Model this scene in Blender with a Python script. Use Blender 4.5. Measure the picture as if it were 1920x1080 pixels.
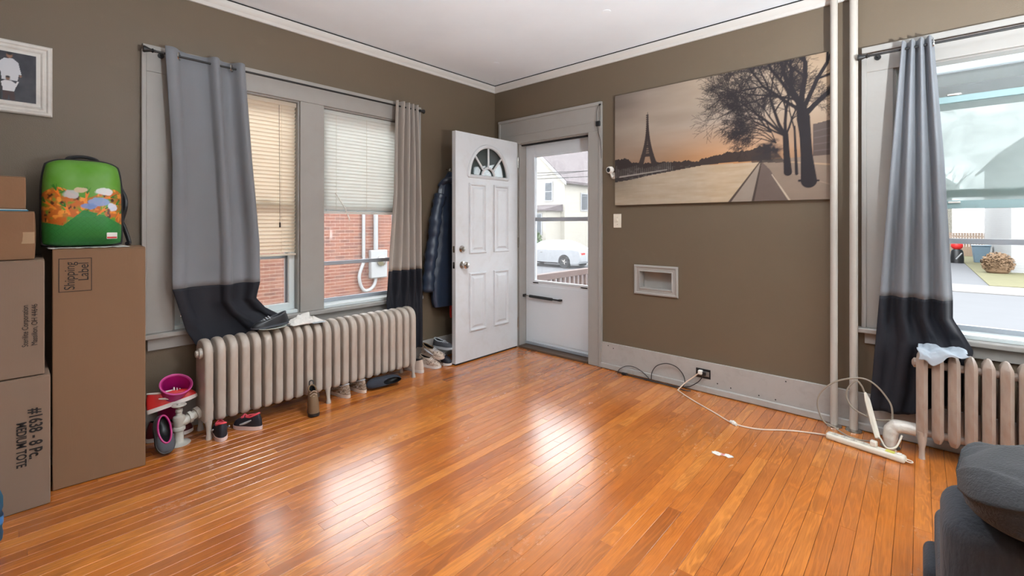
import bpy, bmesh, math, random
import numpy as np
from mathutils import Vector, Matrix, noise as mnoise

for o in list(bpy.data.objects):
    bpy.data.objects.remove(o, do_unlink=True)
SC = bpy.context.scene
COL = SC.collection
rnd = random.Random(7)
R = math.radians
PI = math.pi

# ------------------------------------------------------------------ camera
YAW = R(41.9)
cd = bpy.data.cameras.new('camera')
cd.sensor_width = 36.0
cd.lens = 853.0 / 1920.0 * 36.0
cd.shift_y = -(540.0 - 419.0) / 1920.0
cd.clip_start = 0.05
cd.clip_end = 300
cam = bpy.data.objects.new('camera', cd)
COL.objects.link(cam)
cam.location = (3.338, -3.449, 1.24)
cam.rotation_euler = (R(90), 0, YAW)
SC.camera = cam

# ------------------------------------------------------------------ world, sun, exposure
SC.view_settings.view_transform = 'Standard'
SC.view_settings.look = 'None'
SC.view_settings.gamma = 1.0
SC.view_settings.use_curve_mapping = False
SC.view_settings.exposure = 0.45
world = bpy.data.worlds.new('overcast_sky')
SC.world = world
world.use_nodes = True
wn = world.node_tree
bg = wn.nodes['Background']
bg.inputs['Color'].default_value = (0.93, 0.97, 1.0, 1)
bg.inputs['Strength'].default_value = 6.0
UPLIGHT_STRENGTH = 2450.0  # output of the added uplight
DOWNLIGHT_STRENGTH = 120.0  # output of the added downlight
FILL_COLOR = (0.87, 0.945, 1.0)


# ------------------------------------------------------------------ helpers
def srgb(r, g, b):
    def f(c):
        c = c / 255.0
        return c / 12.92 if c <= 0.04045 else ((c + 0.055) / 1.055) ** 2.4
    return (f(r), f(g), f(b))


def put(o, parent=None, label=None, cat=None, group=None, kind=None):
    if parent is not None:
        o.parent = parent
    if label:
        o['label'] = label
    if cat:
        o['category'] = cat
    if group:
        o['group'] = group
    if kind:
        o['kind'] = kind
    return o


def thing(name, label=None, cat=None, loc=(0, 0, 0), rot=(0, 0, 0), group=None, kind=None):
    o = bpy.data.objects.new(name, None)
    o.empty_display_size = 0.05
    COL.objects.link(o)
    o.location = loc
    o.rotation_euler = rot
    return put(o, None, label, cat, group, kind)


def copy_tree(o, parent=None):
    c = o.copy()
    COL.objects.link(c)
    if parent is not None:
        c.parent = parent
    for ch in list(o.children):
        copy_tree(ch, c)
    return c


def spline(pts, per=8, closed=False):
    P = [Vector(p) for p in pts]
    n = len(P)
    out = []
    segs = n if closed else n - 1
    for i in range(segs):
        if closed:
            a, b, c, d = P[(i - 1) % n], P[i], P[(i + 1) % n], P[(i + 2) % n]
        else:
            a, b, c, d = P[max(i - 1, 0)], P[i], P[i + 1], P[min(i + 2, n - 1)]
        for k in range(per):
            t = k / per
            out.append(0.5 * ((2 * b) + (c - a) * t + (2 * a - 5 * b + 4 * c - d) * t * t + (3 * b - a - 3 * c + d) * t ** 3))
    if not closed:
        out.append(P[-1])
    return out


def interp(x, xs, ys):
    return float(np.interp(x, xs, ys))


class MB:
    """collects shapes; build() links them as one mesh object"""

    def __init__(self):
        self.v = []
        self.f = []
        self.c = None

    def add(self, vs, fs):
        b = len(self.v)
        self.v += [tuple(p) for p in vs]
        self.f += [tuple(i + b for i in q) for q in fs]
        return self

    def box(self, x0, x1, y0, y1, z0, z1, M=None):
        vs = [Vector(p) for p in ((x0, y0, z0), (x1, y0, z0), (x1, y1, z0), (x0, y1, z0), (x0, y0, z1), (x1, y0, z1), (x1, y1, z1), (x0, y1, z1))]
        if M is not None:
            vs = [M @ p for p in vs]
        return self.add(vs, [(0, 3, 2, 1), (4, 5, 6, 7), (0, 1, 5, 4), (1, 2, 6, 5), (2, 3, 7, 6), (3, 0, 4, 7)])

    def rings(self, rings, cap0=True, cap1=True, closed=True):
        n = len(rings[0])
        b = len(self.v)
        for r in rings:
            self.v += [tuple(p) for p in r]
        m = n if closed else n - 1
        for k in range(len(rings) - 1):
            for i in range(m):
                j = (i + 1) % n
                self.f.append((b + k * n + i, b + k * n + j, b + (k + 1) * n + j, b + (k + 1) * n + i))
        if cap0:
            self.f.append(tuple(b + i for i in reversed(range(n))))
        if cap1:
            self.f.append(tuple(b + (len(rings) - 1) * n + i for i in range(n)))
        return self

    def tube(self, pts, r, n=8, closed=False, caps=True):
        pts = [Vector(p) for p in pts]
        N = len(pts)
        rs = r if isinstance(r, (list, tuple)) else [r] * N
        T = []
        for i in range(N):
            if closed:
                t = pts[(i + 1) % N] - pts[(i - 1) % N]
            else:
                t = pts[min(i + 1, N - 1)] - pts[max(i - 1, 0)]
            T.append(t.normalized() if t.length > 1e-9 else Vector((0, 0, 1)))
        u = T[0].orthogonal().normalized()
        rings = []
        for i in range(N):
            u = (u - T[i] * u.dot(T[i]))
            u = u.normalized() if u.length > 1e-6 else T[i].orthogonal().normalized()
            w = T[i].cross(u)
            rings.append([pts[i] + (u * math.cos(2 * PI * k / n) + w * math.sin(2 * PI * k / n)) * rs[i] for k in range(n)])
        if closed:
            rings.append(rings[0])
            caps = False
        return self.rings(rings, caps, caps)

    def cyl(self, a, b, r0, r1=None, n=16):
        return self.tube([a, b], [r0, r0 if r1 is None else r1], n)

    def lathe(self, prof, n=24, M=None, cap0=True, cap1=True):
        M = M or Matrix()
        rings = [[M @ Vector((r * math.cos(2 * PI * k / n), r * math.sin(2 * PI * k / n), z)) for k in range(n)] for r, z in prof]
        return self.rings(rings, cap0, cap1)

    def prism(self, poly, vec):
        vec = Vector(vec)
        return self.rings([[Vector(p) for p in poly], [Vector(p) + vec for p in poly]])

    def grid(self, fn, nu, nv, close_u=False):
        b = len(self.v)
        mu = nu if close_u else nu + 1
        for j in range(nv + 1):
            for i in range(mu):
                self.v.append(tuple(fn(i / nu, j / nv)))
        for j in range(nv):
            for i in range(nu):
                i2 = (i + 1) % mu if close_u else i + 1
                self.f.append((b + j * mu + i, b + j * mu + i2, b + (j + 1) * mu + i2, b + (j + 1) * mu + i))
        return self

    def mesh(self, name, m, smooth=True, angle=35):
        me = bpy.data.meshes.new(name)
        me.from_pydata(self.v, [], self.f)
        bm = bmesh.new()
        bm.from_mesh(me)
        bmesh.ops.recalc_face_normals(bm, faces=bm.faces)
        bm.to_mesh(me)
        bm.free()
        if smooth:
            me.polygons.foreach_set('use_smooth', [True] * len(me.polygons))
            me.set_sharp_from_angle(angle=R(angle))
        if self.c is not None:
            ca = me.color_attributes.new('Col', 'FLOAT_COLOR', 'POINT')
            arr = np.ones((len(self.v), 4), np.float32)
            arr[:, :3] = self.c
            ca.data.foreach_set('color', arr.ravel())
        me.materials.append(m)
        return me

    def build(self, name, m, parent=None, smooth=True, angle=35, bevel=0, solid=0, subsurf=0, seg=2, loc=None, rot=None):
        me = self.mesh(name, m, smooth, angle)
        o = bpy.data.objects.new(name, me)
        COL.objects.link(o)
        if parent is not None:
            o.parent = parent
        if loc:
            o.location = loc
        if rot:
            o.rotation_euler = rot
        if solid:
            s = o.modifiers.new('thickness', 'SOLIDIFY')
            s.thickness = solid
            s.offset = 0
        if bevel:
            s = o.modifiers.new('bevel', 'BEVEL')
            s.width = bevel
            s.segments = seg
            s.limit_method = 'ANGLE'
            s.angle_limit = R(40)
            s.harden_normals = False
        if subsurf:
            s = o.modifiers.new('subsurf', 'SUBSURF')
            s.levels = s.render_levels = subsurf
        return o


def bx(name, m, dims, parent=None, bevel=0.003, **k):
    return MB().box(*dims).build(name, m, parent, bevel=bevel, **k)


def text_mesh(name, s, size, m, M, parent, bold=0.0, sx=1.0, align='LEFT'):
    cu = bpy.data.curves.new(name, 'FONT')
    cu.body = s
    cu.size = size
    cu.align_x = align
    cu.offset = bold
    cu.extrude = 0.0002
    to = bpy.data.objects.new(name + '_curve', cu)
    COL.objects.link(to)
    dg = bpy.context.evaluated_depsgraph_get()
    me = bpy.data.meshes.new_from_object(to.evaluated_get(dg))
    bpy.data.objects.remove(to, do_unlink=True)
    me.name = name
    me.transform(M @ Matrix.Diagonal((sx, 1, 1, 1)))
    me.materials.clear()
    me.materials.append(m)
    o = bpy.data.objects.new(name, me)
    COL.objects.link(o)
    o.parent = parent
    return o


# ------------------------------------------------------------------ materials
class NT:
    def __init__(self, name):
        self.m = bpy.data.materials.new(name)
        self.m.use_nodes = True
        self.t = self.m.node_tree
        self.b = self.t.nodes['Principled BSDF']
        self.out = self.t.nodes['Material Output']

    def n(self, ty, **k):
        nd = self.t.nodes.new(ty)
        for a, b in k.items():
            if hasattr(nd, a):
                setattr(nd, a, b)
            else:
                nd.inputs[a].default_value = b
        return nd

    def l(self, a, b):
        self.t.links.new(a, b)
        return b

    def math(self, op, a, b=None, c=None):
        nd = self.n('ShaderNodeMath', operation=op)
        for i, x in enumerate((a, b, c)):
            if x is None:
                continue
            if isinstance(x, (int, float)):
                nd.inputs[i].default_value = x
            else:
                self.l(x, nd.inputs[i])
        return nd.outputs[0]

    def mix(self, fac, a, b, blend='MIX'):
        nd = self.n('ShaderNodeMix', data_type='RGBA', blend_type=blend)
        for s, x in ((nd.inputs[0], fac), (nd.inputs[6], a), (nd.inputs[7], b)):
            if isinstance(x, (int, float)):
                s.default_value = x
            elif isinstance(x, tuple):
                s.default_value = (*x[:3], 1)
            else:
                self.l(x, s)
        return nd.outputs[2]

    def ramp(self, fac, stops):
        nd = self.n('ShaderNodeValToRGB')
        e = nd.color_ramp.elements
        while len(e) < len(stops):
            e.new(0.5)
        for el, (p, c) in zip(e, stops):
            el.position = p
            el.color = (*c[:3], 1) if isinstance(c, tuple) else (c, c, c, 1)
        self.l(fac, nd.inputs[0])
        return nd.outputs[0]

    def noise(self, vec, scale, detail=3, rough=0.5, dist=0.0):
        nd = self.n('ShaderNodeTexNoise')
        nd.inputs['Scale'].default_value = scale
        nd.inputs['Detail'].default_value = detail
        nd.inputs['Roughness'].default_value = rough
        nd.inputs['Distortion'].default_value = dist
        if vec is not None:
            self.l(vec, nd.inputs['Vector'])
        return nd.outputs[0]

    def scaled(self, vec, s):
        nd = self.n('ShaderNodeMapping')
        nd.inputs['Scale'].default_value = s
        self.l(vec, nd.inputs['Vector'])
        return nd.outputs[0]

    def pos(self):
        return self.n('ShaderNodeNewGeometry').outputs['Position']

    def obj(self):
        return self.n('ShaderNodeTexCoord').outputs['Object']

    def bump(self, h, strength=0.3, dist=0.01):
        nd = self.n('ShaderNodeBump')
        nd.inputs['Strength'].default_value = strength
        nd.inputs['Distance'].default_value = dist
        self.l(h, nd.inputs['Height'])
        self.l(nd.outputs[0], self.b.inputs['Normal'])


def mat(name, col, rough=0.5, metal=0.0, var=0.08, scale=6.0, bump=0.0, bscale=120.0, dirt=None, dirt_amt=0.0, dscale=9.0, stretch=None, spec=0.5, sheen=0.0):
    N = NT(name)
    v = N.obj()
    if stretch:
        v = N.scaled(v, stretch)
    n1 = N.noise(v, scale, 4, 0.6)
    lo = tuple(c * (1 - var) for c in col)
    hi = tuple(min(1, c * (1 + var)) for c in col)
    c = N.mix(n1, lo, hi)
    if dirt is not None:
        n2 = N.noise(v, dscale, 6, 0.65, 0.6)
        fac = N.math('MULTIPLY', N.ramp(n2, [(0.48, 0.0), (0.72, 1.0)]), dirt_amt)
        c = N.mix(fac, c, dirt)
    N.l(c, N.b.inputs['Base Color'])
    N.b.inputs['Roughness'].default_value = rough
    N.b.inputs['Metallic'].default_value = metal
    N.b.inputs['Specular IOR Level'].default_value = spec
    if sheen:
        N.b.inputs['Sheen Weight'].default_value = sheen
    if bump:
        N.bump(N.noise(v, bscale, 3), bump, 0.004)
    return N.m


def glass(name, tint=(1, 1, 1), refl=0.08, milk=0.0, milk_col=(0.8, 0.9, 0.88)):
    N = NT(name)
    tr = N.n('ShaderNodeBsdfTransparent')
    tr.inputs[0].default_value = (*tint, 1)
    gl = N.n('ShaderNodeBsdfGlossy')
    gl.inputs['Roughness'].default_value = 0.03
    mx = N.n('ShaderNodeMixShader')
    fr = N.n('ShaderNodeFresnel')
    fr.inputs['IOR'].default_value = 1.35
    N.l(N.math('ADD', fr.outputs[0], refl - 0.03), mx.inputs[0])
    N.l(tr.outputs[0], mx.inputs[1])
    N.l(gl.outputs[0], mx.inputs[2])
    last = mx.outputs[0]
    if milk:
        tl = N.n('ShaderNodeBsdfTranslucent')
        tl.inputs[0].default_value = (*milk_col, 1)
        m2 = N.n('ShaderNodeMixShader')
        nz = N.noise(N.obj(), 3.5, 3, 0.6, 0.4)
        N.l(N.math('MULTIPLY', N.ramp(nz, [(0.3, 0.75), (0.6, 1.0)]), milk), m2.inputs[0])
        N.l(last, m2.inputs[1])
        N.l(tl.outputs[0], m2.inputs[2])
        last = m2.outputs[0]
    N.l(last, N.out.inputs['Surface'])
    return N.m


def vcol(name, rough=0.6, bump=0.0, bscale=300):
    N = NT(name)
    a = N.n('ShaderNodeAttribute', attribute_name='Col')
    N.l(a.outputs['Color'], N.b.inputs['Base Color'])
    N.b.inputs['Roughness'].default_value = rough
    N.b.inputs['Specular IOR Level'].default_value = 0.3
    if bump:
        N.bump(N.noise(N.obj(), bscale, 2), bump, 0.002)
    return N.m


def fabric(name, col, trans=0.25, rough=0.85, var=0.06, tcol=None, sheen=0.15):
    N = NT(name)
    v = N.obj()
    c = N.mix(N.noise(v, 5, 3), tuple(x * (1 - var) for x in col), tuple(min(1, x * (1 + var)) for x in col))
    N.l(c, N.b.inputs['Base Color'])
    N.b.inputs['Roughness'].default_value = rough
    N.b.inputs['Sheen Weight'].default_value = sheen
    N.bump(N.noise(v, 500, 2), 0.15, 0.002)
    if trans:
        tl = N.n('ShaderNodeBsdfTranslucent')
        tl.inputs[0].default_value = (*(tcol or col), 1)
        mx = N.n('ShaderNodeMixShader')
        mx.inputs[0].default_value = trans
        N.l(N.b.outputs[0], mx.inputs[1])
        N.l(tl.outputs[0], mx.inputs[2])
        N.l(mx.outputs[0], N.out.inputs['Surface'])
    return N.m


def wood_floor():
    N = NT('oak_floor')
    p = N.pos()
    oi = N.n('ShaderNodeObjectInfo')
    rn = oi.outputs['Random']
    off = N.n('ShaderNodeCombineXYZ')
    N.l(N.math('MULTIPLY', rn, 13.0), off.inputs[0])
    N.l(N.math('MULTIPLY', rn, 47.0), off.inputs[1])
    av = N.n('ShaderNodeVectorMath', operation='ADD')
    N.l(p, av.inputs[0])
    N.l(off.outputs[0], av.inputs[1])
    v = av.outputs[0]
    # cathedral grain: bands of a stretched, warped field
    warp = N.noise(N.scaled(v, (9, 1.3, 1)), 1.0, 3, 0.55, 0.5)
    bands = N.math('SINE', N.math('MULTIPLY', warp, 75.0))
    g1 = N.ramp(bands, [(0.0, 0.0), (0.25, 0.25), (0.85, 1.0)])
    fine = N.noise(N.scaled(v, (240, 7, 1)), 1.0, 3, 0.6)
    pores = N.ramp(fine, [(0.36, 0.0), (0.55, 1.0)])
    base = N.ramp(rn, [(0.0, srgb(176, 92, 30)), (0.3, srgb(198, 108, 34)), (0.6, srgb(212, 120, 40)), (0.85, srgb(222, 134, 52)), (1.0, srgb(184, 98, 32))])
    dark = N.mix(0.5, base, srgb(104, 52, 20))
    # strong open grain only towards the worn centre of the boards
    gsel = N.noise(N.scaled(v, (6, 0.5, 1)), 1.0, 1)
    gfac = N.math('MULTIPLY', N.math('SUBTRACT', 1.0, g1), N.ramp(gsel, [(0.35, 0.15), (0.6, 0.75)]))
    c = N.mix(gfac, base, dark)
    c = N.mix(N.math('MULTIPLY', N.math('SUBTRACT', 1.0, pores), 0.30), c, srgb(110, 58, 24))
    blot = N.noise(p, 1.7, 4, 0.6)
    c = N.mix(N.math('MULTIPLY', N.ramp(blot, [(0.35, 0.0), (0.7, 1.0)]), 0.22), c, srgb(226, 150, 80))
    # scuffed, dulled varnish
    wm = N.noise(N.scaled(p, (2.6, 0.9, 1)), 1.0, 7, 0.72, 0.3)
    wear = N.ramp(wm, [(0.56, 0.0), (0.70, 1.0)])
    wear = N.math('MULTIPLY', wear, N.ramp(N.noise(p, 38, 4, 0.7), [(0.30, 0.35), (0.70, 1.0)]))
    c = N.mix(N.math('MULTIPLY', wear, 0.28), c, srgb(164, 128, 92))
    N.l(c, N.b.inputs['Base Color'])
    rr = N.math('ADD', N.math('MULTIPLY', blot, 0.12), 0.17)
    rr = N.math('ADD', rr, N.math('MULTIPLY', wear, 0.12))
    N.l(rr, N.b.inputs['Roughness'])
    N.b.inputs['Specular IOR Level'].default_value = 1.0
    N.b.inputs['Coat Weight'].default_value = 0.7
    N.b.inputs['Coat Roughness'].default_value = 0.24
    N.b.inputs['Coat IOR'].default_value = 1.6
    h = N.math('ADD', N.math('MULTIPLY', g1, 0.5), N.math('MULTIPLY', pores, 0.6))
    h = N.math('ADD', h, N.math('MULTIPLY', N.noise(p, 14, 2), 0.5))
    N.bump(h, 0.07, 0.004)
    return N.m


def wall_paint(name, col, rough=0.48):
    N = NT(name)
    p = N.pos()
    n1 = N.noise(p, 1.3, 5, 0.6)
    c = N.mix(n1, tuple(x * 0.90 for x in col), tuple(x * 1.08 for x in col))
    n2 = N.noise(p, 5.5, 6, 0.7, 0.4)
    c = N.mix(N.math('MULTIPLY', N.ramp(n2, [(0.60, 0.0), (0.78, 1.0)]), 0.18), c, tuple(min(1, x * 1.5) for x in col))
    N.l(c, N.b.inputs['Base Color'])
    N.b.inputs['Roughness'].default_value = rough
    h = N.math('ADD', N.noise(p, 190, 3), N.math('MULTIPLY', N.noise(p, 9, 3), 1.5))
    N.bump(h, 0.16, 0.004)
    return N.m


def siding(name, col, pitch=0.12):
    N = NT(name)
    p = N.pos()
    sx = N.n('ShaderNodeSeparateXYZ')
    N.l(p, sx.inputs[0])
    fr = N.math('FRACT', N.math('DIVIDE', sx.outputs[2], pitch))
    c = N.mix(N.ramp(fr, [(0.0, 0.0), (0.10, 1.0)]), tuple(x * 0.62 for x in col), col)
    N.l(c, N.b.inputs['Base Color'])
    N.b.inputs['Roughness'].default_value = 0.6
    N.bump(fr, 0.6, 0.02)
    return N.m


M = {}
M['floor'] = wood_floor()
M['sub'] = mat('dark_joint', srgb(46, 26, 14), 0.9)
M['wall'] = wall_paint('taupe_wall_paint', srgb(105, 91, 74))
M['ceil'] = wall_paint('white_ceiling_paint', srgb(244, 250, 255), 0.8)
M['trim'] = mat('white_trim_paint', srgb(157, 153, 148), 0.38, var=0.05, dirt=srgb(150, 142, 132), dirt_amt=0.25, bump=0.05, bscale=40)
M['trim2'] = mat('chipped_trim_paint', srgb(170, 165, 160), 0.42, var=0.05, dirt=srgb(146, 136, 126), dirt_amt=0.35, dscale=14, bump=0.08, bscale=50)
M['door'] = mat('white_door_paint', srgb(214, 216, 219), 0.36, var=0.03, dirt=srgb(190, 184, 176), dirt_amt=0.25)
M['alu'] = mat('white_aluminium', srgb(220, 225, 230), 0.35, var=0.03)
M['sash'] = mat('white_vinyl_sash', srgb(214, 222, 222), 0.35, var=0.03)
M['storm'] = mat('grey_storm_sash', srgb(172, 178, 186), 0.4, metal=0.3, var=0.04)
M['teal'] = mat('green_grey_sash_edge', srgb(142, 168, 170), 0.4, var=0.05)
M['crown'] = mat('crown_paint', srgb(206, 202, 197), 0.45, var=0.04)
M['outwhite'] = mat('outdoor_white_paint', srgb(136, 137, 138), 0.5, var=0.04)  # even white, toned down for things under the strong sky
M['gap'] = mat('black_gap', srgb(24, 22, 22), 0.9)
M['glass'] = glass('window_glass', (0.97, 0.985, 0.98), 0.05)
M['milkglass'] = glass('hazy_glass', (0.94, 0.965, 0.955), 0.05, 0.75, srgb(208, 214, 212))
M['stormglass'] = glass('storm_glass', (0.98, 0.98, 0.985), 0.04, 0.035, srgb(245, 245, 248))
M['fanglass'] = glass('fanlight_glass', (0.62, 0.70, 0.70), 0.16, 0.35, srgb(190, 204, 204))
M['rad'] = mat('cream_radiator_enamel', srgb(184, 174, 163), 0.36, var=0.05, dirt=srgb(162, 132, 112), dirt_amt=0.38, dscale=16, stretch=(1, 1, 0.3), bump=0.12, bscale=35)
M['rad2'] = mat('pinkish_radiator_enamel', srgb(172, 155, 142), 0.4, var=0.06, dirt=srgb(150, 114, 94), dirt_amt=0.5, dscale=15, stretch=(1, 1, 0.3), bump=0.14, bscale=35)
M['valve'] = mat('painted_valve', srgb(192, 188, 178), 0.4, var=0.06, dirt=srgb(150, 130, 112), dirt_amt=0.4)
M['pipe'] = mat('painted_pipe', srgb(184, 177, 168), 0.4, var=0.04, dirt=srgb(170, 156, 142), dirt_amt=0.3)
M['rod'] = mat('black_rod', srgb(22, 20, 20), 0.5, metal=0.0)
M['chrome'] = mat('satin_nickel', srgb(196, 192, 186), 0.22, metal=1.0, var=0.03)
M['curtain_light'] = fabric('pale_grey_curtain', srgb(134, 137, 143), 0.12)
M['curtain_cream'] = fabric('cream_grey_curtain', srgb(176, 168, 160), 0.18, tcol=srgb(230, 214, 198))
M['curtain_navy'] = fabric('navy_curtain', srgb(21, 22, 32), 0.02, 0.75, sheen=0.02)
M['blind_cream'] = fabric('cream_blind_slat', srgb(238, 232, 222), 0.65, 0.5, 0.03, srgb(255, 248, 236))
M['blind_white'] = fabric('white_blind_slat', srgb(236, 238, 236), 0.6, 0.5, 0.02, srgb(255, 255, 252))
M['card'] = mat('brown_cardboard', srgb(134, 102, 76), 0.8, var=0.05, scale=3, bump=0.06, bscale=200, stretch=(1, 1, 0.08))
M['card2'] = mat('grey_cardboard', srgb(134, 112, 95), 0.8, var=0.06, scale=3, bump=0.06, bscale=160, stretch=(1, 1, 0.1))
M['card3'] = mat('worn_cardboard', srgb(138, 102, 74), 0.82, var=0.09, scale=5, bump=0.1, bscale=90)
M['tape'] = mat('clear_packing_tape', srgb(176, 146, 116), 0.25, var=0.05)
M['ink'] = mat('black_print', srgb(34, 28, 26), 0.7)
M['black'] = mat('black_plastic', srgb(26, 26, 28), 0.4)
M['black_cord'] = mat('black_cable', srgb(38, 34, 34), 0.5)
M['white'] = mat('white_plastic', srgb(232, 229, 222), 0.4, var=0.03)
M['ivory'] = mat('ivory_plastic', srgb(224, 216, 200), 0.4, var=0.03)
M['greycable'] = mat('grey_cable', srgb(150, 140, 126), 0.5)
M['sofa'] = mat('charcoal_chenille', srgb(54, 56, 62), 0.95, var=0.45, scale=60, bump=0.6, bscale=160, stretch=(1, 1, 0.25), sheen=0.08)
M['blanket'] = mat('charcoal_fleece', srgb(52, 52, 54), 0.95, var=0.3, scale=40, bump=0.6, bscale=220, sheen=0.1)
M['jacket'] = mat('navy_puffer_nylon', srgb(44, 54, 72), 0.32, var=0.15, scale=12, bump=0.3, bscale=25)
M['pink'] = mat('magenta_plastic', srgb(176, 22, 112), 0.4, var=0.05)
M['red'] = mat('red_shoe_leather', srgb(206, 42, 40), 0.45, var=0.08)
M['shoe_white'] = mat('white_shoe_leather', srgb(226, 216, 210), 0.5, var=0.06)
M['shoe_black'] = mat('black_shoe_mesh', srgb(32, 32, 42), 0.6, var=0.2, scale=30)
M['shoe_pink'] = mat('coral_pink_trim', srgb(226, 78, 92), 0.5)
M['shoe_sole'] = mat('pale_pink_sole', srgb(226, 200, 194), 0.5)
M['shoe_grey'] = mat('grey_suede', srgb(76, 78, 84), 0.8, var=0.12, bump=0.2)
M['shoe_brown'] = mat('brown_boot_leather', srgb(118, 92, 66), 0.7, var=0.2, bump=0.2)
M['shoe_tan'] = mat('tan_grey_mesh', srgb(168, 148, 130), 0.6, var=0.25, scale=30)
def mottled(name, a, b, c, scale=55):
    N = NT(name)
    n = N.noise(N.scaled(N.obj(), (1, 1, 1.8)), scale, 3, 0.7, 1.2)
    N.l(N.ramp(n, [(0.36, a), (0.48, b), (0.56, b), (0.64, c)]), N.b.inputs['Base Color'])
    N.b.inputs['Roughness'].default_value = 0.55
    return N.m


M['shoe_mottle'] = mottled('tan_silver_overlays', srgb(78, 62, 52), srgb(160, 138, 118), srgb(204, 204, 206))
M['shoe_mottle2'] = mottled('cream_brown_overlays', srgb(96, 76, 66), srgb(196, 176, 160), srgb(214, 200, 188), 40)
M['shoe_silver'] = mat('silver_grey_trim', srgb(186, 190, 196), 0.4, var=0.1)
M['shoe_cream'] = mat('cream_sneaker_knit', srgb(212, 192, 176), 0.6, var=0.12, scale=20)
M['slate'] = mat('slate_fleece', srgb(52, 56, 66), 0.9, var=0.2, bump=0.4)
M['cloth'] = mat('white_cotton_cloth', srgb(226, 222, 216), 0.8, var=0.05)
M['towel'] = mat('blue_grey_cloth', srgb(176, 186, 196), 0.85, var=0.14, scale=14, bump=0.3)
M['china'] = mat('pale_green_dish', srgb(206, 216, 208), 0.25)
M['foil'] = mat('wrapped_foil_insulation', srgb(214, 206, 196), 0.35, metal=0.15, var=0.15, scale=30, bump=0.5, bscale=70)
M['frame_w'] = mat('white_picture_frame', srgb(214, 210, 204), 0.45, dirt=srgb(170, 164, 158), dirt_amt=0.4)
M['print'] = vcol('printed_canvas', 0.6, 0.2)
M['photo'] = vcol('glossy_photo_print', 0.25)
M['bagprint'] = vcol('printed_backpack_fabric', 0.4, 0.15, 200)
M['concrete'] = mat('asphalt', srgb(76, 77, 80), 0.9, var=0.08, scale=1.5)
M['walk'] = mat('sidewalk_concrete', srgb(104, 102, 100), 0.9, var=0.05)
M['grass'] = mat('dry_lawn', srgb(86, 83, 56), 0.95, var=0.25, scale=2.5, bump=0.6, bscale=30)

# ================================================================== the room
RX, RY, RZ = 5.6, -4.15, 2.68


def struct(name, label=None, loc=(0, 0, 0)):
    return thing(name, label, None, loc, kind='structure')


def st(o, label=None):
    o['kind'] = 'structure'
    if label:
        o['label'] = label
    return o


# ---- floor: strip boards running along the window wall
fl = st(bx('floor', M['sub'], (-0.02, RX, RY, 0.0, -0.06, -0.0195), bevel=0), 'orange varnished oak strip floor')
PW = 0.0572


def plank_section(w, h=0.019, c=0.0007):
    return [(0, -h), (w, -h), (w, -c), (w - c, 0), (c, 0), (0, -c)]


pm = MB()
sec = plank_section(PW - 0.0011)
pm.rings([[(x, 0, z) for x, z in sec], [(x, 1, z) for x, z in sec]])
plank_me = pm.mesh('plank', M['floor'], smooth=False)
rest = MB()
count = 0
prng = random.Random(3)
i = 0
while i * PW < RX - 0.03:
    x = i * PW + 0.001
    y = -prng.uniform(0.0, 0.5) - 0.002
    cuts = [-0.002]
    y = -0.002 - prng.uniform(0.35, 1.6)
    while y > RY + 0.15:
        cuts.append(y)
        y -= prng.uniform(0.7, 2.1)
    cuts.append(RY + 0.01)
    for a, b in zip(cuts[:-1], cuts[1:]):
        visible = (x < 4.0 and a > -3.75)
        L = a - b - 0.0009
        if visible and count < 300:
            o = bpy.data.objects.new('plank', plank_me)
            COL.objects.link(o)
            o.parent = fl
            o.location = (x, b, 0)
            o.scale = (1, L, 1)
            count += 1
        else:
            rest.rings([[(x + q, b, z) for q, z in sec], [(x + q, b + L, z) for q, z in sec]])
    i += 1
ro = rest.build('plank_field', M['floor'], fl, smooth=False)
ro['kind'] = 'stuff'

# ---- walls with real openings
LW = [(-2.787, -2.02), (-1.865, -1.10)]      # left-wall window openings (y)
LZ0, LZ1 = 0.60, 2.13
wl = MB()
wl.box(-0.2, 0, RY - 0.2, 0.2, -0.05, LZ0).box(-0.2, 0, RY - 0.2, 0.2, LZ1, RZ + 0.1)
for a, b in ((RY - 0.2, LW[0][0]), (LW[0][1], LW[1][0]), (LW[1][1], 0.2)):
    wl.box(-0.2, 0, a, b, LZ0, LZ1)
st(wl.build('wall_left', M['wall'], smooth=False), 'taupe painted wall with the pair of windows')

DX0, DX1, DZ = 0.33, 1.162, 2.045
WX0, WX1, WZ0, WZ1 = 3.215, 4.12, 0.62, 2.15
NX0, NX1, NZ0, NZ1 = 1.645, 1.925, 0.715, 0.862
wr = MB()
wr.box(-0.2, DX0, 0, 0.2, -0.05, RZ + 0.1)
wr.box(DX0, DX1, 0, 0.2, DZ, RZ + 0.1)
wr.box(DX0, DX1, 0, 0.2, -0.05, -0.02)
wr.box(DX1, NX0, 0, 0.2, -0.05, RZ + 0.1)
wr.box(NX0, NX1, 0, 0.2, -0.05, NZ0).box(NX0, NX1, 0, 0.2, NZ1, RZ + 0.1).box(NX0, NX1, 0.075, 0.2, NZ0, NZ1)
wr.box(NX1, WX0, 0, 0.2, -0.05, RZ + 0.1)
wr.box(WX0, WX1, 0, 0.2, -0.05, WZ0).box(WX0, WX1, 0, 0.2, WZ1, RZ + 0.1)
wr.box(WX1, RX + 0.2, 0, 0.2, -0.05, RZ + 0.1)
st(wr.build('wall_right', M['wall'], smooth=False), 'taupe painted wall with front door and print')

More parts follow.
